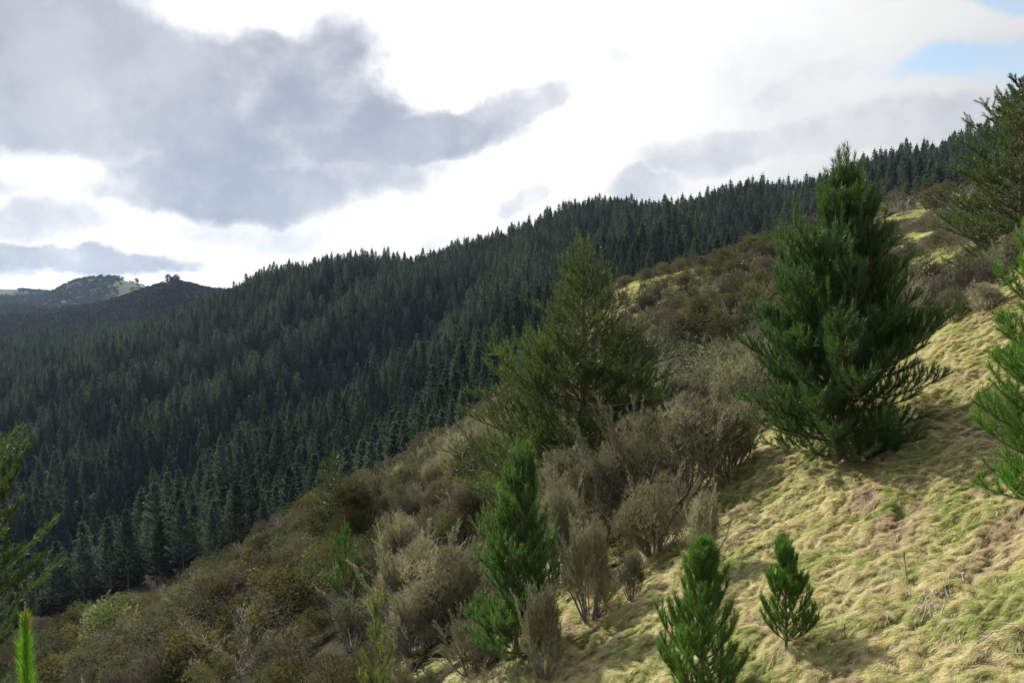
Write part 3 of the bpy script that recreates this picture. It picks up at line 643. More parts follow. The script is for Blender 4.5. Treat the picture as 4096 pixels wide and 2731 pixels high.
#@@FOREST
# ------------------------------------------------------------------ the plantation
def forest_pine_parts(seed, near):
    """unit: metres, 17 m tall"""
    rng = np.random.default_rng(seed); Ht = 17.0; tp = path((0, 0, -1), (0, 0, 1), Ht + 1, 8, 0.02, 0.012, rng)
    tv = tube(tp, 0.17 * (1 - np.linspace(0, 1, 9)) ** 0.8 + 0.02, 5)
    parts = []; wood = [tv]; z = (5.6 if near else 4.0) + rng.uniform(-.5, .8); gap = 0.52 if near else 0.85
    Rm = rng.uniform(2.3, 3.1)
    while z < Ht - 0.4:
        t = max(0, (z - 4.6) / (Ht - 4.6)); n = rng.integers(5, 8) if near else 6; a0 = rng.uniform(0, 6.3)
        for b in range(n):
            az = a0 + b * 2 * pi / n + rng.uniform(-.3, .3); prof = (1 - t) ** 0.85 * min(1.0, 0.55 + 2.2 * t)
            L = Rm * prof * rng.uniform(0.6, 1.2) + 0.25; el = radians(5 + 45 * t + rng.uniform(-12, 12))
            d = np.array([cos(az) * cos(el), sin(az) * cos(el), sin(el)]); m = 7 if near else 3
            q = np.linspace(0.25 if t > 0.2 else 0.55, 1, m)[:, None]; P = np.array([tp[0, 0], tp[0, 1], z]) * 0 + [0, 0, z] + d * L * q + np.array([0, 0, 1]) * (q ** 2) * L * 0.16
            D = np.tile(d + [0, 0, 0.55], (m, 1)); D = D + rng.normal(size=D.shape) * 0.2
            sc_ = 1.15 - 0.5 * t
            c = np.array([0.098, 0.122, 0.100]) * rng.uniform(0.75, 1.25)
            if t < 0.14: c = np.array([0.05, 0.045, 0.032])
            D = D + np.array([0, 0, 0.0]); 
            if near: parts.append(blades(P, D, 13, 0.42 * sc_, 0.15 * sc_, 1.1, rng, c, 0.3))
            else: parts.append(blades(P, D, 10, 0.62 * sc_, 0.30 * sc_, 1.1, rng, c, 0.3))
        if near and z < 7:
            for k in range(4):
                az = rng.uniform(0, 6.3); L = rng.uniform(.8, 1.6); zz = z - rng.uniform(0, 3)
                if zz > 0.8: wood.append(tube(np.array([[0, 0, zz], [cos(az) * L * .6, sin(az) * L * .6, zz + .1], [cos(az) * L, sin(az) * L, zz - .05]]), [.03, .02, .008], 3))
        z += gap * rng.uniform(0.8, 1.2)
    P = np.array([[0, 0, Ht - 1.0 + 0.3 * k] for k in range(6)]); parts.append(blades(P, np.tile([0, 0, 1.0], (6, 1)), 8, 0.5, 0.16, 0.5, rng, (0.05, 0.075, 0.035), 0.2))
    return join(wood), join(parts)
def build_forest():
    rng = np.random.default_rng(5)
    NEAR, src_near, src_far = [], [], []
    for s in range(5):
        w, f = forest_pine_parts(100 + s, True)
        a = mesh_obj('trunk', w[0], w[1], M_BARK, link=False); b = mesh_obj('crown', f[0], f[1], M_FOREST, cols=f[2], link=False); NEAR.append((a.data, b.data))
        bb = mesh_obj('pine_near', f[0], f[1], M_FOREST, cols=f[2], link=False); src_near.append(bb)
    for s in range(6):
        w, f = forest_pine_parts(200 + s, False)
        src_far.append(mesh_obj('pine_far', f[0], f[1], M_FOREST, cols=f[2], link=False))
    coll = source_collection('plantation_pine_source', src_near + src_far)
    # rows of planting, jittered
    sp = 5.0; xs, ys = np.meshgrid(np.arange(-760, 520, sp), np.arange(88, 1010, sp)); x = xs.ravel() + (ys.ravel() // sp % 2) * sp / 2; y = ys.ravel()
    x = x + rng.uniform(-1.3, 1.3, x.shape); y = y + rng.uniform(-1.3, 1.3, y.shape)
    az = np.arctan2(x, y); r = np.hypot(x, y); px = 512 + FPX * x / y
    m = (y > fmask_r(px) * (1 + 0.04 * perlin(px * .02, px * 0, 9))) & (np.abs(az) < 0.72) & (r < 1000)
    m &= (rng.random(len(x)) < 0.93) | (y < fmask_r(px) + 25)
    x, y, r, px = x[m], y[m], r[m], px[m]; z = height(x, y) - 0.3
    # what the terrain hides for good is left out (well behind the crests)
    h = rng.normal(1.12, 0.15, len(x)) * (1 + 0.08 * perlin(x / 35, y / 35, 90)); h = np.clip(h, 0.72, 1.5)
    ed = (y - fmask_r(px)); lat = rng.uniform(.85, 1.3, len(x)); h *= np.where((ed < 30) & (px > 600), 0.62 + 0.012 * np.clip(ed, 0, 30), 1.0)
    # horizon line of what stands in front, per picture column, to learn what shows
    bins = np.full(1400, -1e9); vis = np.zeros(len(x))
    gx, gd = np.meshgrid(np.arange(-20, 1060, 4.0), np.concatenate([np.arange(20, 150, 2.0), np.arange(150, 1000, 8.0)]), indexing='ij')
    a = (gx - 512) / FPX; gz = height(a * gd, gd) + np.where(gd < 100, 1.2, 0.0)
    tan_t = gz / gd; cum = np.maximum.accumulate(tan_t, axis=1)
    col_ = np.clip(((px + 20) / 4).astype(int), 0, gx.shape[0] - 1); row = np.clip(np.searchsorted(gd[0], y - 3) - 1, 0, gd.shape[1] - 1)
    hor_t = cum[col_, row]; top_t = (z + 17 * h) / y
    keep = (top_t > hor_t - 0.02) & (px > -330) & (px < 1400); x, y, z, h, px, r, hor_t, top_t = [q[keep] for q in (x, y, z, h, px, r, hor_t, top_t)]
    o = np.argsort(y); tb = np.full(300, -1e9); show = np.zeros(len(x))
    for i in o:
        b = int((px[i] + 20) / 4)
        if b < 2 or b > 258 or px[i] < 4 or px[i] > 1020: continue
        hw = max(0, int(2.0 * h[i] / y[i] * FPX / 4)); base = max(hor_t[i], tb[b - hw:b + hw + 1].max() if hw else tb[b])
        show[i] = (top_t[i] - base) * FPX; 
        sl = slice(max(0, b - hw // 2), b + hw // 2 + 1); tb[sl] = np.maximum(tb[sl], top_t[i] - 2.5 / y[i])
    # the big crowns in front hide part of the hillside
    hid = ((np.abs(px - 850) < 85) & (y < 9999) & ((341 - FPX * (top_t + 0.05)) > 210)) | ((px > 955)) | ((np.abs(px - 580) < 70) & (341 - FPX * (top_t + 0.05) > 300)) | ((px < 75) & (341 - FPX * (top_t + 0.05) > 470))
    show[hid] = 0
    order = np.argsort(-show)[:300]; ind = np.zeros(len(x), bool); ind[order] = True
    grp_a = 'plantation pines of the forest across the gully'
    grp_b = grp_a
    FL = [(60, 330, 'at the far left of the forest below the distant hills'), (170, 305, 'in front of the nearer bush hill'), (235, 290, 'where the forest skyline meets the far hills'), (330, 258, 'on the first rounded hump of the skyline'),
          (430, 250, 'in the dip of the skyline right of the first hump'), (560, 205, 'on the highest rounded shoulder of the skyline'), (700, 198, 'on the level skyline left of the large dark pine'), (800, 182, 'on the skyline beside the top of the large dark pine'),
          (930, 140, 'on the steep skyline right of the large dark pine'), (640, 260, 'just behind the yellow grassy crest'), (740, 225, 'behind the scrub crest left of the large dark pine'), (900, 185, 'behind the scrub crest right of the large dark pine'),
          (60, 400, 'low in the valley at the left edge'), (60, 520, 'in the valley bottom behind the left edge pine'), (160, 560, 'in the dark wall of trunks at the lower left'), (260, 480, 'at the dark forest edge above the scrub'), (400, 400, 'in the gully left of the broad central pine'),
          (200, 430, 'in the middle of the lower forest'), (300, 350, 'on the middle of the forested slope'), (480, 330, 'on the slope left of the broad central pine top')]
    for i in order:
        front = y[i] < fmask_r(px[i]) + 26
        t = empty('plantation_pine', (x[i], y[i], z[i]), rng.uniform(0, 6.3), (h[i] * 1.0, h[i] * 1.0, h[i]))
        P_ = proj(np.array([x[i], y[i], z[i] + 15.0])); lm = min(FL, key=lambda q: (q[0] - P_[0]) ** 2 + (q[1] - P_[1]) ** 2); tag(t, (('tallish' if h[i] > 1.25 else 'shorter' if h[i] < 1.0 else 'medium') + ' dark plantation pine ' + lm[2]) if True else '' if front and px[i] < 560 else ('slim grey-green pine at the forest edge just behind the scrubby crest' if front else 'dark green plantation pine in the dense forest on the hillside across'), 'tree',
            grp_a if front and px[i] < 560 else grp_b)
        k = rng.integers(0, 5)
        for nm_, me in (('trunk', NEAR[k][0]), ('crown', NEAR[k][1])):
            c = bpy.data.objects.new(nm_, me); COL.objects.link(c); c.parent = t
    rest = ~ind; n = rest.sum(); xr, yr, zr, hr = x[rest], y[rest], z[rest], h[rest]
    idx = np.where(yr < 330, rng.integers(0, 5, n), 5 + rng.integers(0, 6, n))
    # collection order is by name: near ones first
    w = hr * rng.uniform(0.9, 1.15, n)
    scatter('pine_forest', np.stack([xr, yr, zr], 1), np.stack([np.zeros(n), np.zeros(n), rng.uniform(0, 6.3, n)], 1), np.stack([w, w, hr], 1), idx, coll,
            'dense dark green pine plantation covering the hillside up to the ridge', 'forest')
    print('FOREST', len(x), 'trees')
build_forest()
def build_far_bush():
    rng = np.random.default_rng(15); src = []
    for s in range(5):
        n = 9; C = rng.normal(size=(n, 3)) * [2.6, 2.6, 1.2] + [0, 0, 5.5]; Q = []
        for c in C:
            d = nrm(rng.normal(size=(34, 3))); d[:, 2] = np.abs(d[:, 2]) * 0.9 - 0.15; Q.append(blades(c + d * rng.uniform(1.8, 2.6), d, 2, 1.0, 1.1, 1.0, rng, np.array([0.042, 0.048, 0.032]) * rng.uniform(.7, 1.3), .3))
        f = join(Q); src.append(mesh_obj('bush_tree', f[0], f[1], M_BUSH, cols=f[2], link=False))
    coll = source_collection('bush_tree_source', src)
    n = 40000; px = rng.uniform(-60, 420, n); d = np.where(rng.random(n) < 0.55, rng.uniform(980, 1480, n), rng.uniform(1550, 3500, n))
    x = (px - 512) / FPX * d; y = d; z = height(x, y)
    pas = ((d > 2300) & (d < 3050) & (px > 118 + 6 * perlin(d * .01, px * .05, 3)) & (px < 175) & (rng.random(n) > 0.12)) | ((px < 20) & (d > 3200))
    m = (z > -58) & ~pas & (np.hypot(x, y) > 1020); x, y, z = x[m], y[m], z[m]; n = len(x)
    s = rng.uniform(0.75, 1.35, n)
    scatter('native_bush', np.stack([x, y, z - 2], 1), np.stack([np.zeros(n), np.zeros(n), rng.uniform(0, 6.3, n)], 1), np.stack([s, s, s * rng.uniform(.8, 1.1, n)], 1), rng.integers(0, 5, n), coll,
            'dark rounded native bush covering the distant hills', 'bush')
    def far_tree(px, d, h, w, label, grp=None, s=0):
        r2 = np.random.default_rng(s); h, w = (h, w) if s == 1 else (h * .7, w * .62); x, y = (px - 512) / FPX * d, d; z = H1(x, y) - 1; t = empty('hilltop_tree', (x, y, z)); tag(t, label, 'tree', grp)
        v = tube(np.array([[0, 0, -2], [0.3, 0, h * .4], [0, 0, h * .8]]), [h * .04, h * .03, h * .01], 5); mesh_obj('trunk', v[0], v[1], M_BARK, t)
        Q = []
        for k in range(9):
            c = np.array([r2.normal() * w * .2, r2.normal() * w * .2, h * r2.uniform(.45, .92)]); dd = nrm(r2.normal(size=(40, 3)))
            Q.append(blades(c + dd * w * .2, dd, 3, w * .14, w * .1, 1.0, r2, (0.035, 0.045, 0.025), .3))
        f = join(Q); mesh_obj('crown', f[0], f[1], M_BUSH, t, cols=f[2])
    far_tree(174, 1330, 20, 19, 'lone broad-crowned dark tree standing proud on top of the nearer bush hill', s=1)
    far_tree(138, 2690, 30, 22, 'largest single tree on the grassy right shoulder of the farther hill', s=2)
    far_tree(148.5, 2700, 15, 9, 'small lone tree low on the grassy shoulder of the farther hill', s=3)
    for k, p in enumerate([(63, 18), (72, 18), (80, 20), (95, 24), (102, 28), (110, 24), (115, 20), (124, 18), (57, 15), (131, 12)]):
        far_tree(p[0], 2690, p[1], p[1] * 0.7, 'small dark tree in the row along the skyline of the farther hill', 'trees along the skyline of the farther hill', 10 + k)
build_far_bush()
#@@SCRUB
# ------------------------------------------------------------------ scrub
def stems(H, R, n, rng, tilt=35, sides=3, r0=0.018, up=0.06, seg=6):
    out = []
    for k in range(n):
        az = rng.uniform(0, 6.3); el = radians(90 - rng.uniform(3, tilt)); L = H * rng.uniform(0.65, 1.0)
        out.append(path((cos(az) * R * .12, sin(az) * R * .12, -0.1), (cos(az) * cos(el), sin(az) * cos(el), sin(el)), L, seg, up, 0.10, rng))
    return out
def gen_brush(seed, H, R, col, ns=16, nb=14, nt=9, w=0.012, tl=0.22, leafy=1.0, cvar=.25, bare=False, tilt=32, low=0.06):
    """upright fine-twigged shrub: broom-like sprays"""
    rng = np.random.default_rng(seed); wood, fol = [], []
    for st in stems(H, R, ns, rng, tilt):
        wood.append(tube(st, np.linspace(0.011 * H / 3 + 0.006, 0.004, len(st)), 3))
        P, D, q = dense(st, H / nb * 0.55); shade = rng.uniform(0.75, 1.2)
        for j in range(len(P)):
            if q[j] < low: continue
            out = nrm(np.array([P[j][0], P[j][1], 0]) + rng.normal(size=3) * [0.5, 0.5, 0]); dd = nrm(D[j] * 0.7 + out * 0.55 + np.array([0, 0, 0.45]) + rng.normal(size=3) * 0.2)
            L = H * rng.uniform(0.10, 0.22) * (1.15 - 0.5 * q[j]); bp = path(P[j], dd, L, 4, 0.10, 0.06, rng); P2, D2, q2 = dense(bp, L / nt)
            fol.append(blades(P2, D2 + [0, 0, 0.35], 4 if not bare else 1, tl, w, 0.62, rng, np.array(col[rng.integers(len(col))]) * shade, cvar))
            if bare or rng.random() < 0.25: wood.append(tube(bp, np.linspace(0.008, 0.003, 5), 3))
            if leafy: fol.append(blades(P2, D2, int(3 * leafy), 0.05 + w, w * 2.2, 0.9, rng, np.array(col[rng.integers(len(col))]) * shade * 1.15, cvar))
    return join(wood), join(fol)
def gen_dome(seed, H, R, col, nl=14, pts=60, k=4, ll=0.10, lw=0.035, fuzz=0.5, cvar=.25, up=0.3, conic=0.0, wood_n=7):
    """dense small-leaved shrub made of lobes of foliage"""
    rng = np.random.default_rng(seed); wood = [tube(s, np.linspace(0.025 * H / 2 + .006, .005, len(s)), 4) for s in stems(H * 0.85, R, wood_n, rng, 50)]; fol = []
    for i in range(nl):
        t = rng.random() ** 0.8; a = rng.uniform(0, 6.3); rr = R * 0.72 * math.sqrt(max(0, 1 - (t * 0.95) ** 2)) * rng.uniform(0.35, 1.0) * (1 - conic * t)
        c = np.array([cos(a) * rr, sin(a) * rr, H * (0.18 + 0.64 * t)]); lr = R * rng.uniform(0.24, 0.42) * (1 - 0.3 * t * conic)
        d = nrm(rng.normal(size=(pts, 3))); rad = lr * rng.uniform(0.55, 1.08, (pts, 1)) ; P = c + d * rad * [1, 1, 1.15]; P = P[P[:, 2] > 0.02]; d = nrm(P - c)
        fol.append(blades(P, d * (1 - fuzz) + [0, 0, up] + nrm(P - [0, 0, H * .3]) * .4, k, ll, lw, 0.7, rng, np.array(col[rng.integers(len(col))]) * rng.uniform(0.75, 1.25), cvar))
    return join(wood), join(fol)
BROWN = [(0.17, 0.155, 0.105), (0.19, 0.165, 0.12), (0.16, 0.155, 0.10)]
PURP = [(0.15, 0.125, 0.115), (0.17, 0.145, 0.13), (0.13, 0.11, 0.085)]
GROL = [(0.17, 0.18, 0.115), (0.20, 0.20, 0.135), (0.14, 0.155, 0.09)]
OLIVE = [(0.16, 0.155, 0.07), (0.19, 0.175, 0.08), (0.13, 0.135, 0.065)]
KAN = [(0.30, 0.285, 0.19), (0.34, 0.32, 0.22), (0.25, 0.245, 0.155)]
GREY = [(0.42, 0.39, 0.37), (0.33, 0.30, 0.29)]
SILV = [(0.22, 0.24, 0.15), (0.28, 0.29, 0.21), (0.16, 0.18, 0.10)]
YEL = [(0.42, 0.40, 0.07), (0.32, 0.33, 0.07)]
PALE = [(0.44, 0.50, 0.22), (0.52, 0.55, 0.33), (0.28, 0.34, 0.12)]
DKGR = [(0.05, 0.07, 0.025), (0.065, 0.085, 0.035)]
class Kind:
    def __init__(self, name, cat, protos, H):
        self.name, self.cat, self.H = name, cat, H; self.P = []
        for (w, f) in protos:
            a = mesh_obj('stems', w[0], w[1], M_TWIG, link=False).data; b = mesh_obj('foliage', f[0], f[1], M_SCRUB, cols=f[2], link=False).data
            self.P.append((a, b))
    def place(self, loc, rz, s, label, group=None, k=0):
        t = empty(self.name, loc, rz, s); tag(t, label, self.cat, group)
        for n_, me in zip(('stems', 'foliage'), self.P[k % len(self.P)]):
            o = bpy.data.objects.new(n_, me); COL.objects.link(o); o.parent = t
        return t
def gen_fountain(seed, H, R, col):
    """dense crown of fine upright sprays on many thin stems, looser at the top"""
    a = gen_dome(seed, H, R, col, nl=26, pts=110, k=5, ll=0.19, lw=0.013, fuzz=.8, up=1.3, wood_n=14); b = gen_brush(seed + 50, H * 1.04, R * 1.0, col, ns=11, nb=12, nt=6, tl=.13, low=.35, tilt=34)
    return join([a[0], b[0]]), join([a[1], b[1]])
K_BRUSH = Kind('brush_shrub', 'shrub', [gen_fountain(300 + i, 3.0, 1.15, [KAN, KAN + PURP[:1], GROL + KAN, KAN + BROWN[:1]][i]) for i in range(4)], 3.0)
K_HEATH = Kind('heath_shrub', 'shrub', [gen_dome(320 + i, 1.8, 1.15, [BROWN, PURP, GROL, OLIVE][i], nl=13, pts=60, k=5, ll=0.17, lw=0.02, fuzz=.75, up=1.0, wood_n=9) for i in range(4)], 1.8)
K_DOME = Kind('rounded_shrub', 'shrub', [gen_dome(340 + i, 1.9, 1.25, [OLIVE, BROWN, GROL, [(0.10, 0.13, 0.055), (0.13, 0.155, 0.07)]][i], nl=15, pts=60, k=5, lw=.04) for i in range(4)], 1.9)
K_BARE = Kind('bare_shrub', 'shrub', [gen_brush(360 + i, 1.7, 1.0, GREY, ns=9, nb=9, nt=5, w=0.010, tl=0.2, leafy=0, bare=True, tilt=50) for i in range(3)], 1.7)
K_SILV = Kind('silvery_shrub', 'shrub', [gen_dome(370 + i, 2.6, 2.3, SILV, nl=26, pts=70, k=4, ll=0.13, lw=0.035, fuzz=.8, wood_n=12) for i in range(2)], 2.6)
K_YEL = Kind('yellow_green_shrub', 'shrub', [gen_dome(380, 1.8, 1.0, YEL, nl=16, pts=60, k=4)], 1.8)
K_PALE = Kind('pale_leaved_shrub', 'shrub', [gen_dome(385, 2.2, 1.5, PALE, nl=30, pts=70, k=3, ll=0.085, lw=0.05, fuzz=.9)], 2.2)
K_TALL = Kind('rounded_shrub', 'shrub', [gen_dome(390 + i, 3.0, 1.3, [OLIVE, BROWN][i], nl=26, pts=110, k=5, ll=.17, lw=.02, up=.8, fuzz=.7) for i in range(2)], 3.0)
SPECIAL = []     # (x, y, radius) kept free of the random scrub
def special(K, px, d, hpx, wpx, label, k=0, group=None, dz=0.0, fit=None):
    """a single shrub: hpx, wpx its size in the photograph"""
    x, y, z = ground_at(px, d); h = hpx / FPX * d; w = wpx / FPX * d; me = K.P[k % len(K.P)][1]
    co = np.empty(len(me.vertices) * 3, np.float32); me.vertices.foreach_get('co', co); co = co.reshape(-1, 3)
    W0 = np.percentile(np.abs(co[:, :2]), 97) * 2; H0 = np.percentile(co[:, 2], 99)
    K.place((x, y, z + dz), RNG.uniform(0, 6.3), (w / W0, w / W0, h / H0), label, group, k); SPECIAL.append((x, y, w * 0.42))
def dist_for(px, py, lo=10, hi=110):
    """distance at which the picture ray (px,py) meets the ground"""
    d = np.exp(np.linspace(math.log(lo), math.log(hi), 500)); a, b, c = px_dir(px, py); z = height(a / b * d, d); hit = np.where(c / b * d < z)[0]
    return d[hit[0]] if len(hit) else hi
def special_at(K, px, py, hpx, wpx, label, k=0, group=None):
    d = dist_for(px, py); a, b, c = px_dir(px, py); special_x(K, a / b * d, d, hpx, wpx, label, k, group)
def special_x(K, x, y, hpx, wpx, label, k, group):
    special(K, 512 + FPX * x / y * 1.0, y, hpx, wpx, label, k, group)
def build_special():
    S = special_at
    S(K_PALE, 110, 662, 66, 62, 'pale leafy green shrub at the bottom of the slope, silvery leaves')
    S(K_YEL, 311, 578, 32, 26, 'bright yellow-green rounded shrub in the brown scrub')
    S(K_YEL, 257, 660, 56, 30, 'tall olive-yellow feathery shrub in the lower scrub')
    S(K_YEL, 262, 582, 16, 34, 'low yellow-green mound of a shrub in the middle of the scrub')
    S(K_TALL, 354, 552, 72, 52, 'big rounded olive bush right of the dull green pine')
    S(K_TALL, 470, 556, 74, 50, 'dark olive cone-shaped bush below the broad central pine', 1)
    S(K_TALL, 252, 578, 30, 26, 'dark rounded olive shrub near the edge of the forest gully')
    S(K_DOME, 180, 592, 22, 22, 'small round brown shrub sticking up against the dark forest', 1)
    # silvery mass
    S(K_SILV, 640, 428, 62, 92, 'silvery-leaved shrub beside the central pine, left of its like')
    S(K_SILV, 698, 420, 74, 100, 'largest pale silvery shrub, between the two big pines')
    S(K_SILV, 738, 425, 60, 60, 'silvery shrub tucked behind the left side of the big dark pine')
    # fountains of fine twigs
    fl = [(640, 520, 118, 92, 'large grey-olive brushy shrub, highest of the thicket beside the grass'), (690, 500, 108, 92, 'broad grey-olive brushy shrub at the top of the thicket'),
          (728, 476, 78, 64, 'grey-olive brushy shrub nearest the big dark pine'), (600, 545, 92, 78, 'grey-brown brushy shrub in the middle of the thicket'),
          (655, 555, 88, 70, 'purplish brushy shrub at the grass edge of the thicket'), (566, 520, 72, 60, 'upright brushy shrub under the central pine'),
          (560, 590, 110, 56, 'tall upright brushy shrub right of the slender green pine'), (590, 622, 104, 52, 'brushy shrub at the grass edge, between pine and thicket'),
          (622, 520, 70, 60, 'grey twiggy shrub filling the thicket below the silvery bushes')]
    for i, (px, py, h, w, lb) in enumerate(fl): S(K_BRUSH, px, py, h, w, lb, i)
    S(K_BRUSH, 703, 578, 88, 38, 'narrow twiggy shrub standing alone on the edge of the grass', 1)
    S(K_BRUSH, 632, 602, 56, 28, 'small yellowish twiggy shrub on two thin stems in the grass', 2)
    S(K_BRUSH, 544, 678, 96, 44, 'thin pale brushy shrub in front of the slender green pine', 3)
    S(K_BRUSH, 470, 676, 60, 60, 'low dull brushy shrub left of the foot of the slender pine', 0)
    S(K_BARE, 495, 700, 48, 70, 'bare pinkish-grey twiggy shrub at the bottom edge of the scrub')
    S(K_BARE, 300, 620, 26, 30, 'bleached grey leafless shrub in the dark hollow')
    S(K_BARE, 660, 408, 30, 40, 'bare pale-limbed shrub sticking out of the silvery bushes', 1)
    S(K_TALL, 945, 192, 48, 30, 'tall ochre-olive rounded bush against the dark forest at upper right', 0)
    S(K_BRUSH, 955, 322, 34, 40, 'soft brown brushy shrub on the crest behind the grass', 2)
    S(K_BRUSH, 985, 312, 30, 36, 'brushy brown shrub on the crest near the right-hand pine', 1)
build_special()
LM = [(516, 560, 'the slender bright green pine'), (352, 520, 'the big rounded olive bush'), (311, 562, 'the bright yellow-green shrub'), (110, 632, 'the pale leafy shrub'),
      (257, 635, 'the olive-yellow feathery shrub'), (347, 580, 'the spindly green sapling'), (375, 640, 'the long-shooted sapling at the bottom edge'), (583, 400, 'the broad central pine'),
      (470, 520, 'the dark cone-shaped bush'), (690, 390, 'the silvery shrubs'), (215, 570, 'the small pine above the dark forest'), (180, 590, 'the small round bush against the dark forest'),
      (15, 640, 'the bright leader in the bottom left corner'), (850, 300, 'the large dark pine'), (640, 470, 'the brushy thicket beside the grass'), (945, 170, 'the tall ochre bush'), (320, 500, 'the dull green conical pine'),
      (434, 447, 'the tiny pine on the crest'), (660, 270, 'the yellow grass on the crest')]
def where(px, py):
    k = min(LM, key=lambda q: (q[0] - px) ** 2 + (q[1] - py) ** 2); dx, dy = px - k[0], py - k[1]
    r = 'just ' if math.hypot(dx, dy) < 28 else ''
    return r + (('left of ' if dx < 0 else 'right of ') if abs(dx) > abs(dy) else ('above ' if dy < 0 else 'below ')) + k[2]
def build_scrub():
    rng = np.random.default_rng(33)
    sp = 1.0; gx, gy = np.meshgrid(np.arange(-85, 62, sp), np.arange(9, 136, sp)); x = gx.ravel() + rng.uniform(-.5, .5, gx.size); y = gy.ravel() + rng.uniform(-.5, .5, gx.size)
    px = 512 + FPX * x / y; r = np.hypot(x, y)
    pr = np.where(r < 38, 0.60, 0.42)
    m = (px > -160) & (px < 1180) & (grass_side(x, y) < -0.6) & (y < fmask_r(px) - 2)
    x, y, px, r, pr = [q[m] for q in (x, y, px, r, pr)]; pm = patch_mask(x, y); pr = pr * (1 - 0.8 * pm); m = rng.random(len(x)) < pr
    for sx, sy, sr in SPECIAL: m &= (x - sx) ** 2 + (y - sy) ** 2 > (sr * 0.85) ** 2
    x, y, px, r = [q[m] for q in (x, y, px, r)]; z = height(x, y); n = len(x)
    f1 = perlin(x / 9, y / 9, 44); f2 = perlin(x / 7, y / 7, 45); u = rng.random(n)
    right = px > 470
    kind = np.full(n, 0)                                   # 0 heath 1 dome 2 bare 3 brush
    kind[(u < 0.42 + 0.5 * f1)] = 1; kind[(u > 0.90 - 0.25 * np.maximum(f2, 0))] = 2
    kind[(r < 46) & (px > 380) & (rng.random(n) < 0.7)] = 3
    kinds = [K_HEATH, K_DOME, K_BARE, K_BRUSH]
    near = np.clip((r - 8) / 25, 0, 1)
    s = rng.uniform(0.5, 1.35, n) * np.where(kind == 3, 0.72, 1.0) * (0.85 + 0.25 * f2)
    gs = grass_side(x, y); s *= np.where(gs > -2.5, 0.6, 1.0)
    wd = s * rng.uniform(0.9, 1.3, n); rz = rng.uniform(0, 6.3, n); var = rng.integers(0, 4, n)
    # how large each one shows
    gxx, gdd = np.meshgrid(np.arange(-20, 1060, 4.0), np.arange(6, 136, 1.0), indexing='ij'); gz = height((gxx - 512) / FPX * gdd, gdd)
    cum = np.maximum.accumulate(gz / gdd + np.where(gdd > 0, 0.0, 0), axis=1)
    c = np.clip(((px + 20) / 4).astype(int), 0, gxx.shape[0] - 1); rw = np.clip((y - 6 - 2).astype(int), 0, gdd.shape[1] - 1)
    P = np.stack([x, y, z + 1.0 * s], 1); ppx, ppy = proj(P)
    vis = ((z + 1.2 * s) / y > cum[c, rw]) & (ppx > 6) & (ppx < 1018) & (ppy < 672)
    vis &= ~((np.abs(px - 850) < 80) & (ppy > 200)) & ~((np.abs(px - 575) < 85) & (ppy > 290) & (ppy < 500) & (y > 32)) & ~((px > 940) & (ppy < 300))
    size = np.where(vis, s * np.array([1.8, 1.9, 1.7, 3.0])[kind] / y, 0)
    ind = np.zeros(n, bool)
    for k, cap in ((0, 290), (1, 290), (2, 120), (3, 150)):
        q = np.where(kind == k)[0]; q = q[np.argsort(-size[q])][:cap]; q = q[size[q] > 0]; ind[q] = True
    TONE = {0: ['brown', 'purplish-brown', 'grey-green', 'olive'], 1: ['olive', 'brown', 'grey-green', 'dark green'], 2: ['grey'] * 4, 3: ['grey-olive'] * 4}; SHORT = {0: 'heath-like shrub', 1: 'rounded shrub', 2: 'leafless twiggy shrub', 3: 'brushy upright shrub'}
    words = {0: ('brown-purple heath-like shrub in the dense scrub', 'heath-like shrubs of the'), 1: ('rounded small-leaved olive-brown shrub in the scrub', 'rounded shrubs of the'),
             2: ('bare grey leafless twiggy shrub among the scrub', 'bare grey shrubs of the'), 3: ('brushy upright grey-olive shrub in the scrub', 'brushy upright shrubs of the')}
    for i in np.where(ind)[0]:
        up_ = (y[i] > 45) and px[i] > 560; k = kind[i]; w_ = words[k]
        kinds[k].place((x[i], y[i], z[i] - 0.05), rz[i], (wd[i], wd[i], s[i]), ('large ' if s[i] > 1.05 else 'small ' if s[i] < .7 else 'middle-sized ') + TONE[k][var[i] % 4] + ' ' + SHORT[k] + ' ' + where(ppx[i], ppy[i]),
                       w_[1] + (' upper scrub hillside' if up_ else ' lower scrub slope'), var[i])
    src, base = [], []
    for K in kinds:
        base.append(len(src))
        for a, b in K.P: src.append(bpy.data.objects.new('s', b))
    coll = source_collection('scrub_source', src); rest = ~ind; nr = rest.sum()
    cnt = np.array([len(K.P) for K in kinds]); idx = np.array(base)[kind[rest]] + var[rest] % cnt[kind[rest]]
    scatter('scrub_undergrowth', np.stack([x[rest], y[rest], z[rest] - .05], 1), np.stack([np.zeros(nr), np.zeros(nr), rz[rest]], 1), np.stack([wd[rest], wd[rest], s[rest]], 1), idx, coll,
            'continuous low brown scrub filling the slope between the larger shrubs', 'scrub')
    print('SCRUB', n, ind.sum())
build_scrub()
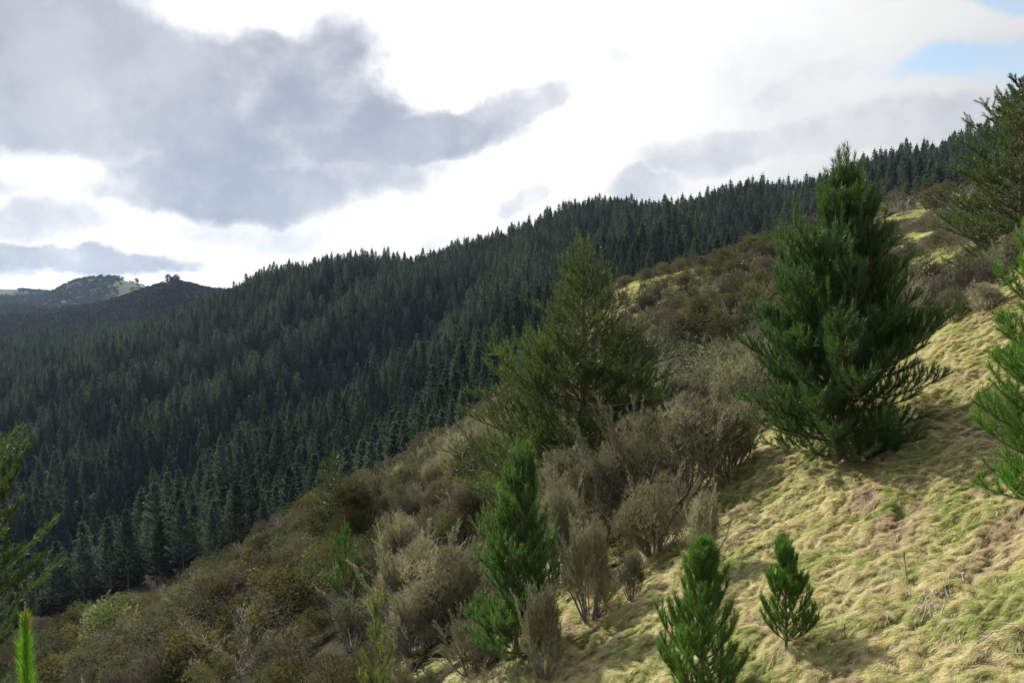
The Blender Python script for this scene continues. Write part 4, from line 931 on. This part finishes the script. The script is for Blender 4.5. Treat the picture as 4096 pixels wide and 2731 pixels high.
#@@GRASS
# ------------------------------------------------------------------ long tussocky grass
def build_grass():
    rng = np.random.default_rng(55); src = []
    cs = [(0.64, 0.56, 0.31), (0.60, 0.52, 0.27), (0.68, 0.61, 0.40), (0.56, 0.55, 0.24), (0.42, 0.44, 0.15), (0.33, 0.39, 0.11), (0.50, 0.50, 0.21), (0.50, 0.39, 0.27)]
    for i, c in enumerate(cs):
        n = 46; a = rng.uniform(0, 6.3, n); rr = rng.uniform(0, 0.07, n); P = np.stack([np.cos(a) * rr, np.sin(a) * rr, np.zeros(n) - .01], 1)
        # blades bend over towards +X (turned downhill when placed)
        sx = rng.normal(0, 0.35, n); L = rng.uniform(0.13, 0.26, n) * (0.8 if 4 <= i <= 6 else 1.0); V, F = [], []
        for k in range(n):
            up = rng.uniform(0.35, 1.0) * (1.3 if 4 <= i <= 6 else 1.0); d0 = nrm(np.array([0.35, sx[k] * 0.6, up])); d1 = nrm(np.array([1.0, sx[k], 0.12 + rng.normal() * .15])); d2 = nrm(np.array([1.0, sx[k] * 1.2, -0.45]))
            p0 = P[k]; p1 = p0 + d0 * L[k] * .35; p2 = p1 + d1 * L[k] * .38; p3 = p2 + d2 * L[k] * .32; s = nrm(np.cross(d1, [0, 0, 1]) + rng.normal(size=3) * .3) * 0.0022 * rng.uniform(.7, 1.5)
            b = len(V); V += [p0 - s, p0 + s, p1 - s, p1 + s, p2 - s * .7, p2 + s * .7, p3]; F += [[b, b + 1, b + 3], [b, b + 3, b + 2], [b + 2, b + 3, b + 5], [b + 2, b + 5, b + 4], [b + 4, b + 5, b + 6]]
        C = np.repeat(np.array(c) * rng.uniform(.75, 1.25, (n, 1)) * rng.uniform(.92, 1.08, (n, 3)), 7, 0)
        src.append(mesh_obj('tuft', np.array(V), np.array(F), M_GRASS, cols=C, link=False))
    coll = source_collection('grass_tuft_source', src)
    def field(x, y, dens, big=1.0, name='grass', label='', force=None):
        n = len(x); e = 0.05; z = height(x, y); zx = (height(x + e, y) - z) / e; zy = (height(x, y + e) - z) / e
        # fall line, swirled a little from place to place
        az = np.arctan2(-zy, -zx); g0 = math.atan2(0.12, -1.0)
        az = g0 + 0.35 * (np.angle(np.exp(1j * (az - g0)))) + 0.55 * perlin(x * 0.8, y * 0.8, 91) + rng.normal(0, 0.3, n)
        slope = np.arctan(zx * np.cos(az) + zy * np.sin(az))       # pitch so that the tuft lies along the ground
        rot = np.stack([np.zeros(n), -slope, az], 1)
        f = perlin(x * 1.1, y * 1.1, 92) + 0.5 * perlin(x * 3.1, y * 3.1, 93) + 0.35 * perlin(x * .3, y * .3, 96); f2 = perlin(x * 0.7, y * 0.7, 94); u = rng.random(n)
        idx = np.where(u < 0.3, 3, rng.integers(0, 3, n)); gm = f + (u - .5) * .6 > 0.29; idx = np.where(gm, 4 + (u * 2.99).astype(int), idx); idx = np.where((f2 > 0.30) & (u < .6) & ~gm, 7, idx)
        idx = np.where((u * 7 % 1) < 0.12, 6, idx)
        if force is not None: idx = force(idx, u)
        s = rng.uniform(0.75, 1.25, n) * big * (1 + 0.3 * perlin(x * 1.6, y * 1.6, 95))
        scatter(name, np.stack([x, y, z], 1), rot, np.stack([s, s, s], 1), idx, coll, label, 'grass')
    sp = 0.04; X, Y = np.meshgrid(np.arange(-3, 16, sp), np.arange(5.5, 27, sp)); x = (X + rng.uniform(-.5, .5, X.shape) * sp).ravel(); y = (Y + rng.uniform(-.5, .5, X.shape) * sp).ravel()
    px = 512 + FPX * x / y; m = (px < 1090) & (px > 380); x, y = x[m], y[m]; r = np.hypot(x, y)
    m = (rng.random(len(x)) < np.clip(1.1 - (r - 10) * .018, .7, 1)) & (grass_side(x, y) > -0.7 + 0.4 * perlin(x, y, 97)); x, y = x[m], y[m]
    z = height(x, y); q, v = proj(np.stack([x, y, z], 1)); m = v < 760; x, y = x[m], y[m]
    print('GRASS', len(x))
    field(x, y, 1, 0.68, 'hillside_grass', 'long straw-coloured and green grass lying downhill on the open slope')
    # grass between and under the scrub
    n = 120000; x = rng.uniform(-10, 50, n); y = rng.uniform(12, 100, n); px = 512 + FPX * x / y; pm = patch_mask(x, y); gs = grass_side(x, y)
    m = (px < 1100) & (gs < -0.4) & ((pm > 0.25) | ((gs > -3) & (rng.random(n) < .5))); x, y = x[m], y[m]
    field(x, y, 1, 1.8, 'rough_grass', 'yellowish rough grass in gaps of the scrub hillside', lambda i, u: np.where(u < .6, 3, 6))
build_grass()
def build_bits():
    rng = np.random.default_rng(8)
    # seed stalk
    def stalk(px, py, hpx, label):
        d = dist_for(px, py, 6, 25); a, b, c = px_dir(px, py); x, y = a / b * d, d; z = H1(x, y); h = hpx / FPX * d; t = empty('dead_flower_stalk', (x, y, z)); tag(t, label, 'plant')
        P = path((0, 0, -.05), (-.12, 0, 1), h + .05, 8, 0, .03, rng); v = tube(P, np.linspace(.011, .006, len(P)), 5); mesh_obj('stem', v[0], v[1], M_TWIG, t)
        q = P[-3:]; Pd, D, _ = dense(q, .008); f = blades(Pd, D, 8, .02, .01, 1.0, rng, (.06, .04, .03), .3); mesh_obj('seed_head', f[0], f[1], M_SCRUB, t, cols=f[2])
    stalk(908, 582, 32, 'thin dead brown flower stalk standing alone on the open grass')
    stalk(846, 643, 18, 'short dead brown stalk low on the grass right of the small pine')
    def fallen(px, py, wpx, ang, label, n=5, m=M_DEAD):
        d = dist_for(px, py, 5, 30); a, b, c = px_dir(px, py); x, y = a / b * d, d; L = wpx / FPX * d; t = empty('fallen_branch', (x, y, H1(x, y))); tag(t, label, 'dead branch')
        for k in range(n):
            q = rng.normal(size=2) * L * .15; aa = ang + rng.normal() * .25; l = L * rng.uniform(.5, 1); s = np.linspace(-.5, .5, 7); X = q[0] + np.cos(aa) * s * l; Y = q[1] + np.sin(aa) * s * l
            Z = height(x + X, y + Y) - H1(x, y) + .09 + .05 * rng.random() + rng.normal(size=7) * .01; v = tube(np.stack([X, Y, Z], 1), np.linspace(.009, .004, 7), 4); mesh_obj('twig', v[0], v[1], m, t)
    fallen(935, 618, 50, 0.9, 'loose grey dead twigs lying in the grass near the bottom right', 7)
    fallen(955, 585, 34, 1.4, 'curved grey-brown dead twigs half sunk in the grass', 5)
    fallen(1000, 650, 60, -0.9, 'pale dry stalks bent across the grass in the bottom right corner', 5)
    fallen(672, 575, 40, -0.6, 'thin grey fallen branch at the grass edge under the narrow shrub', 4)
build_bits()
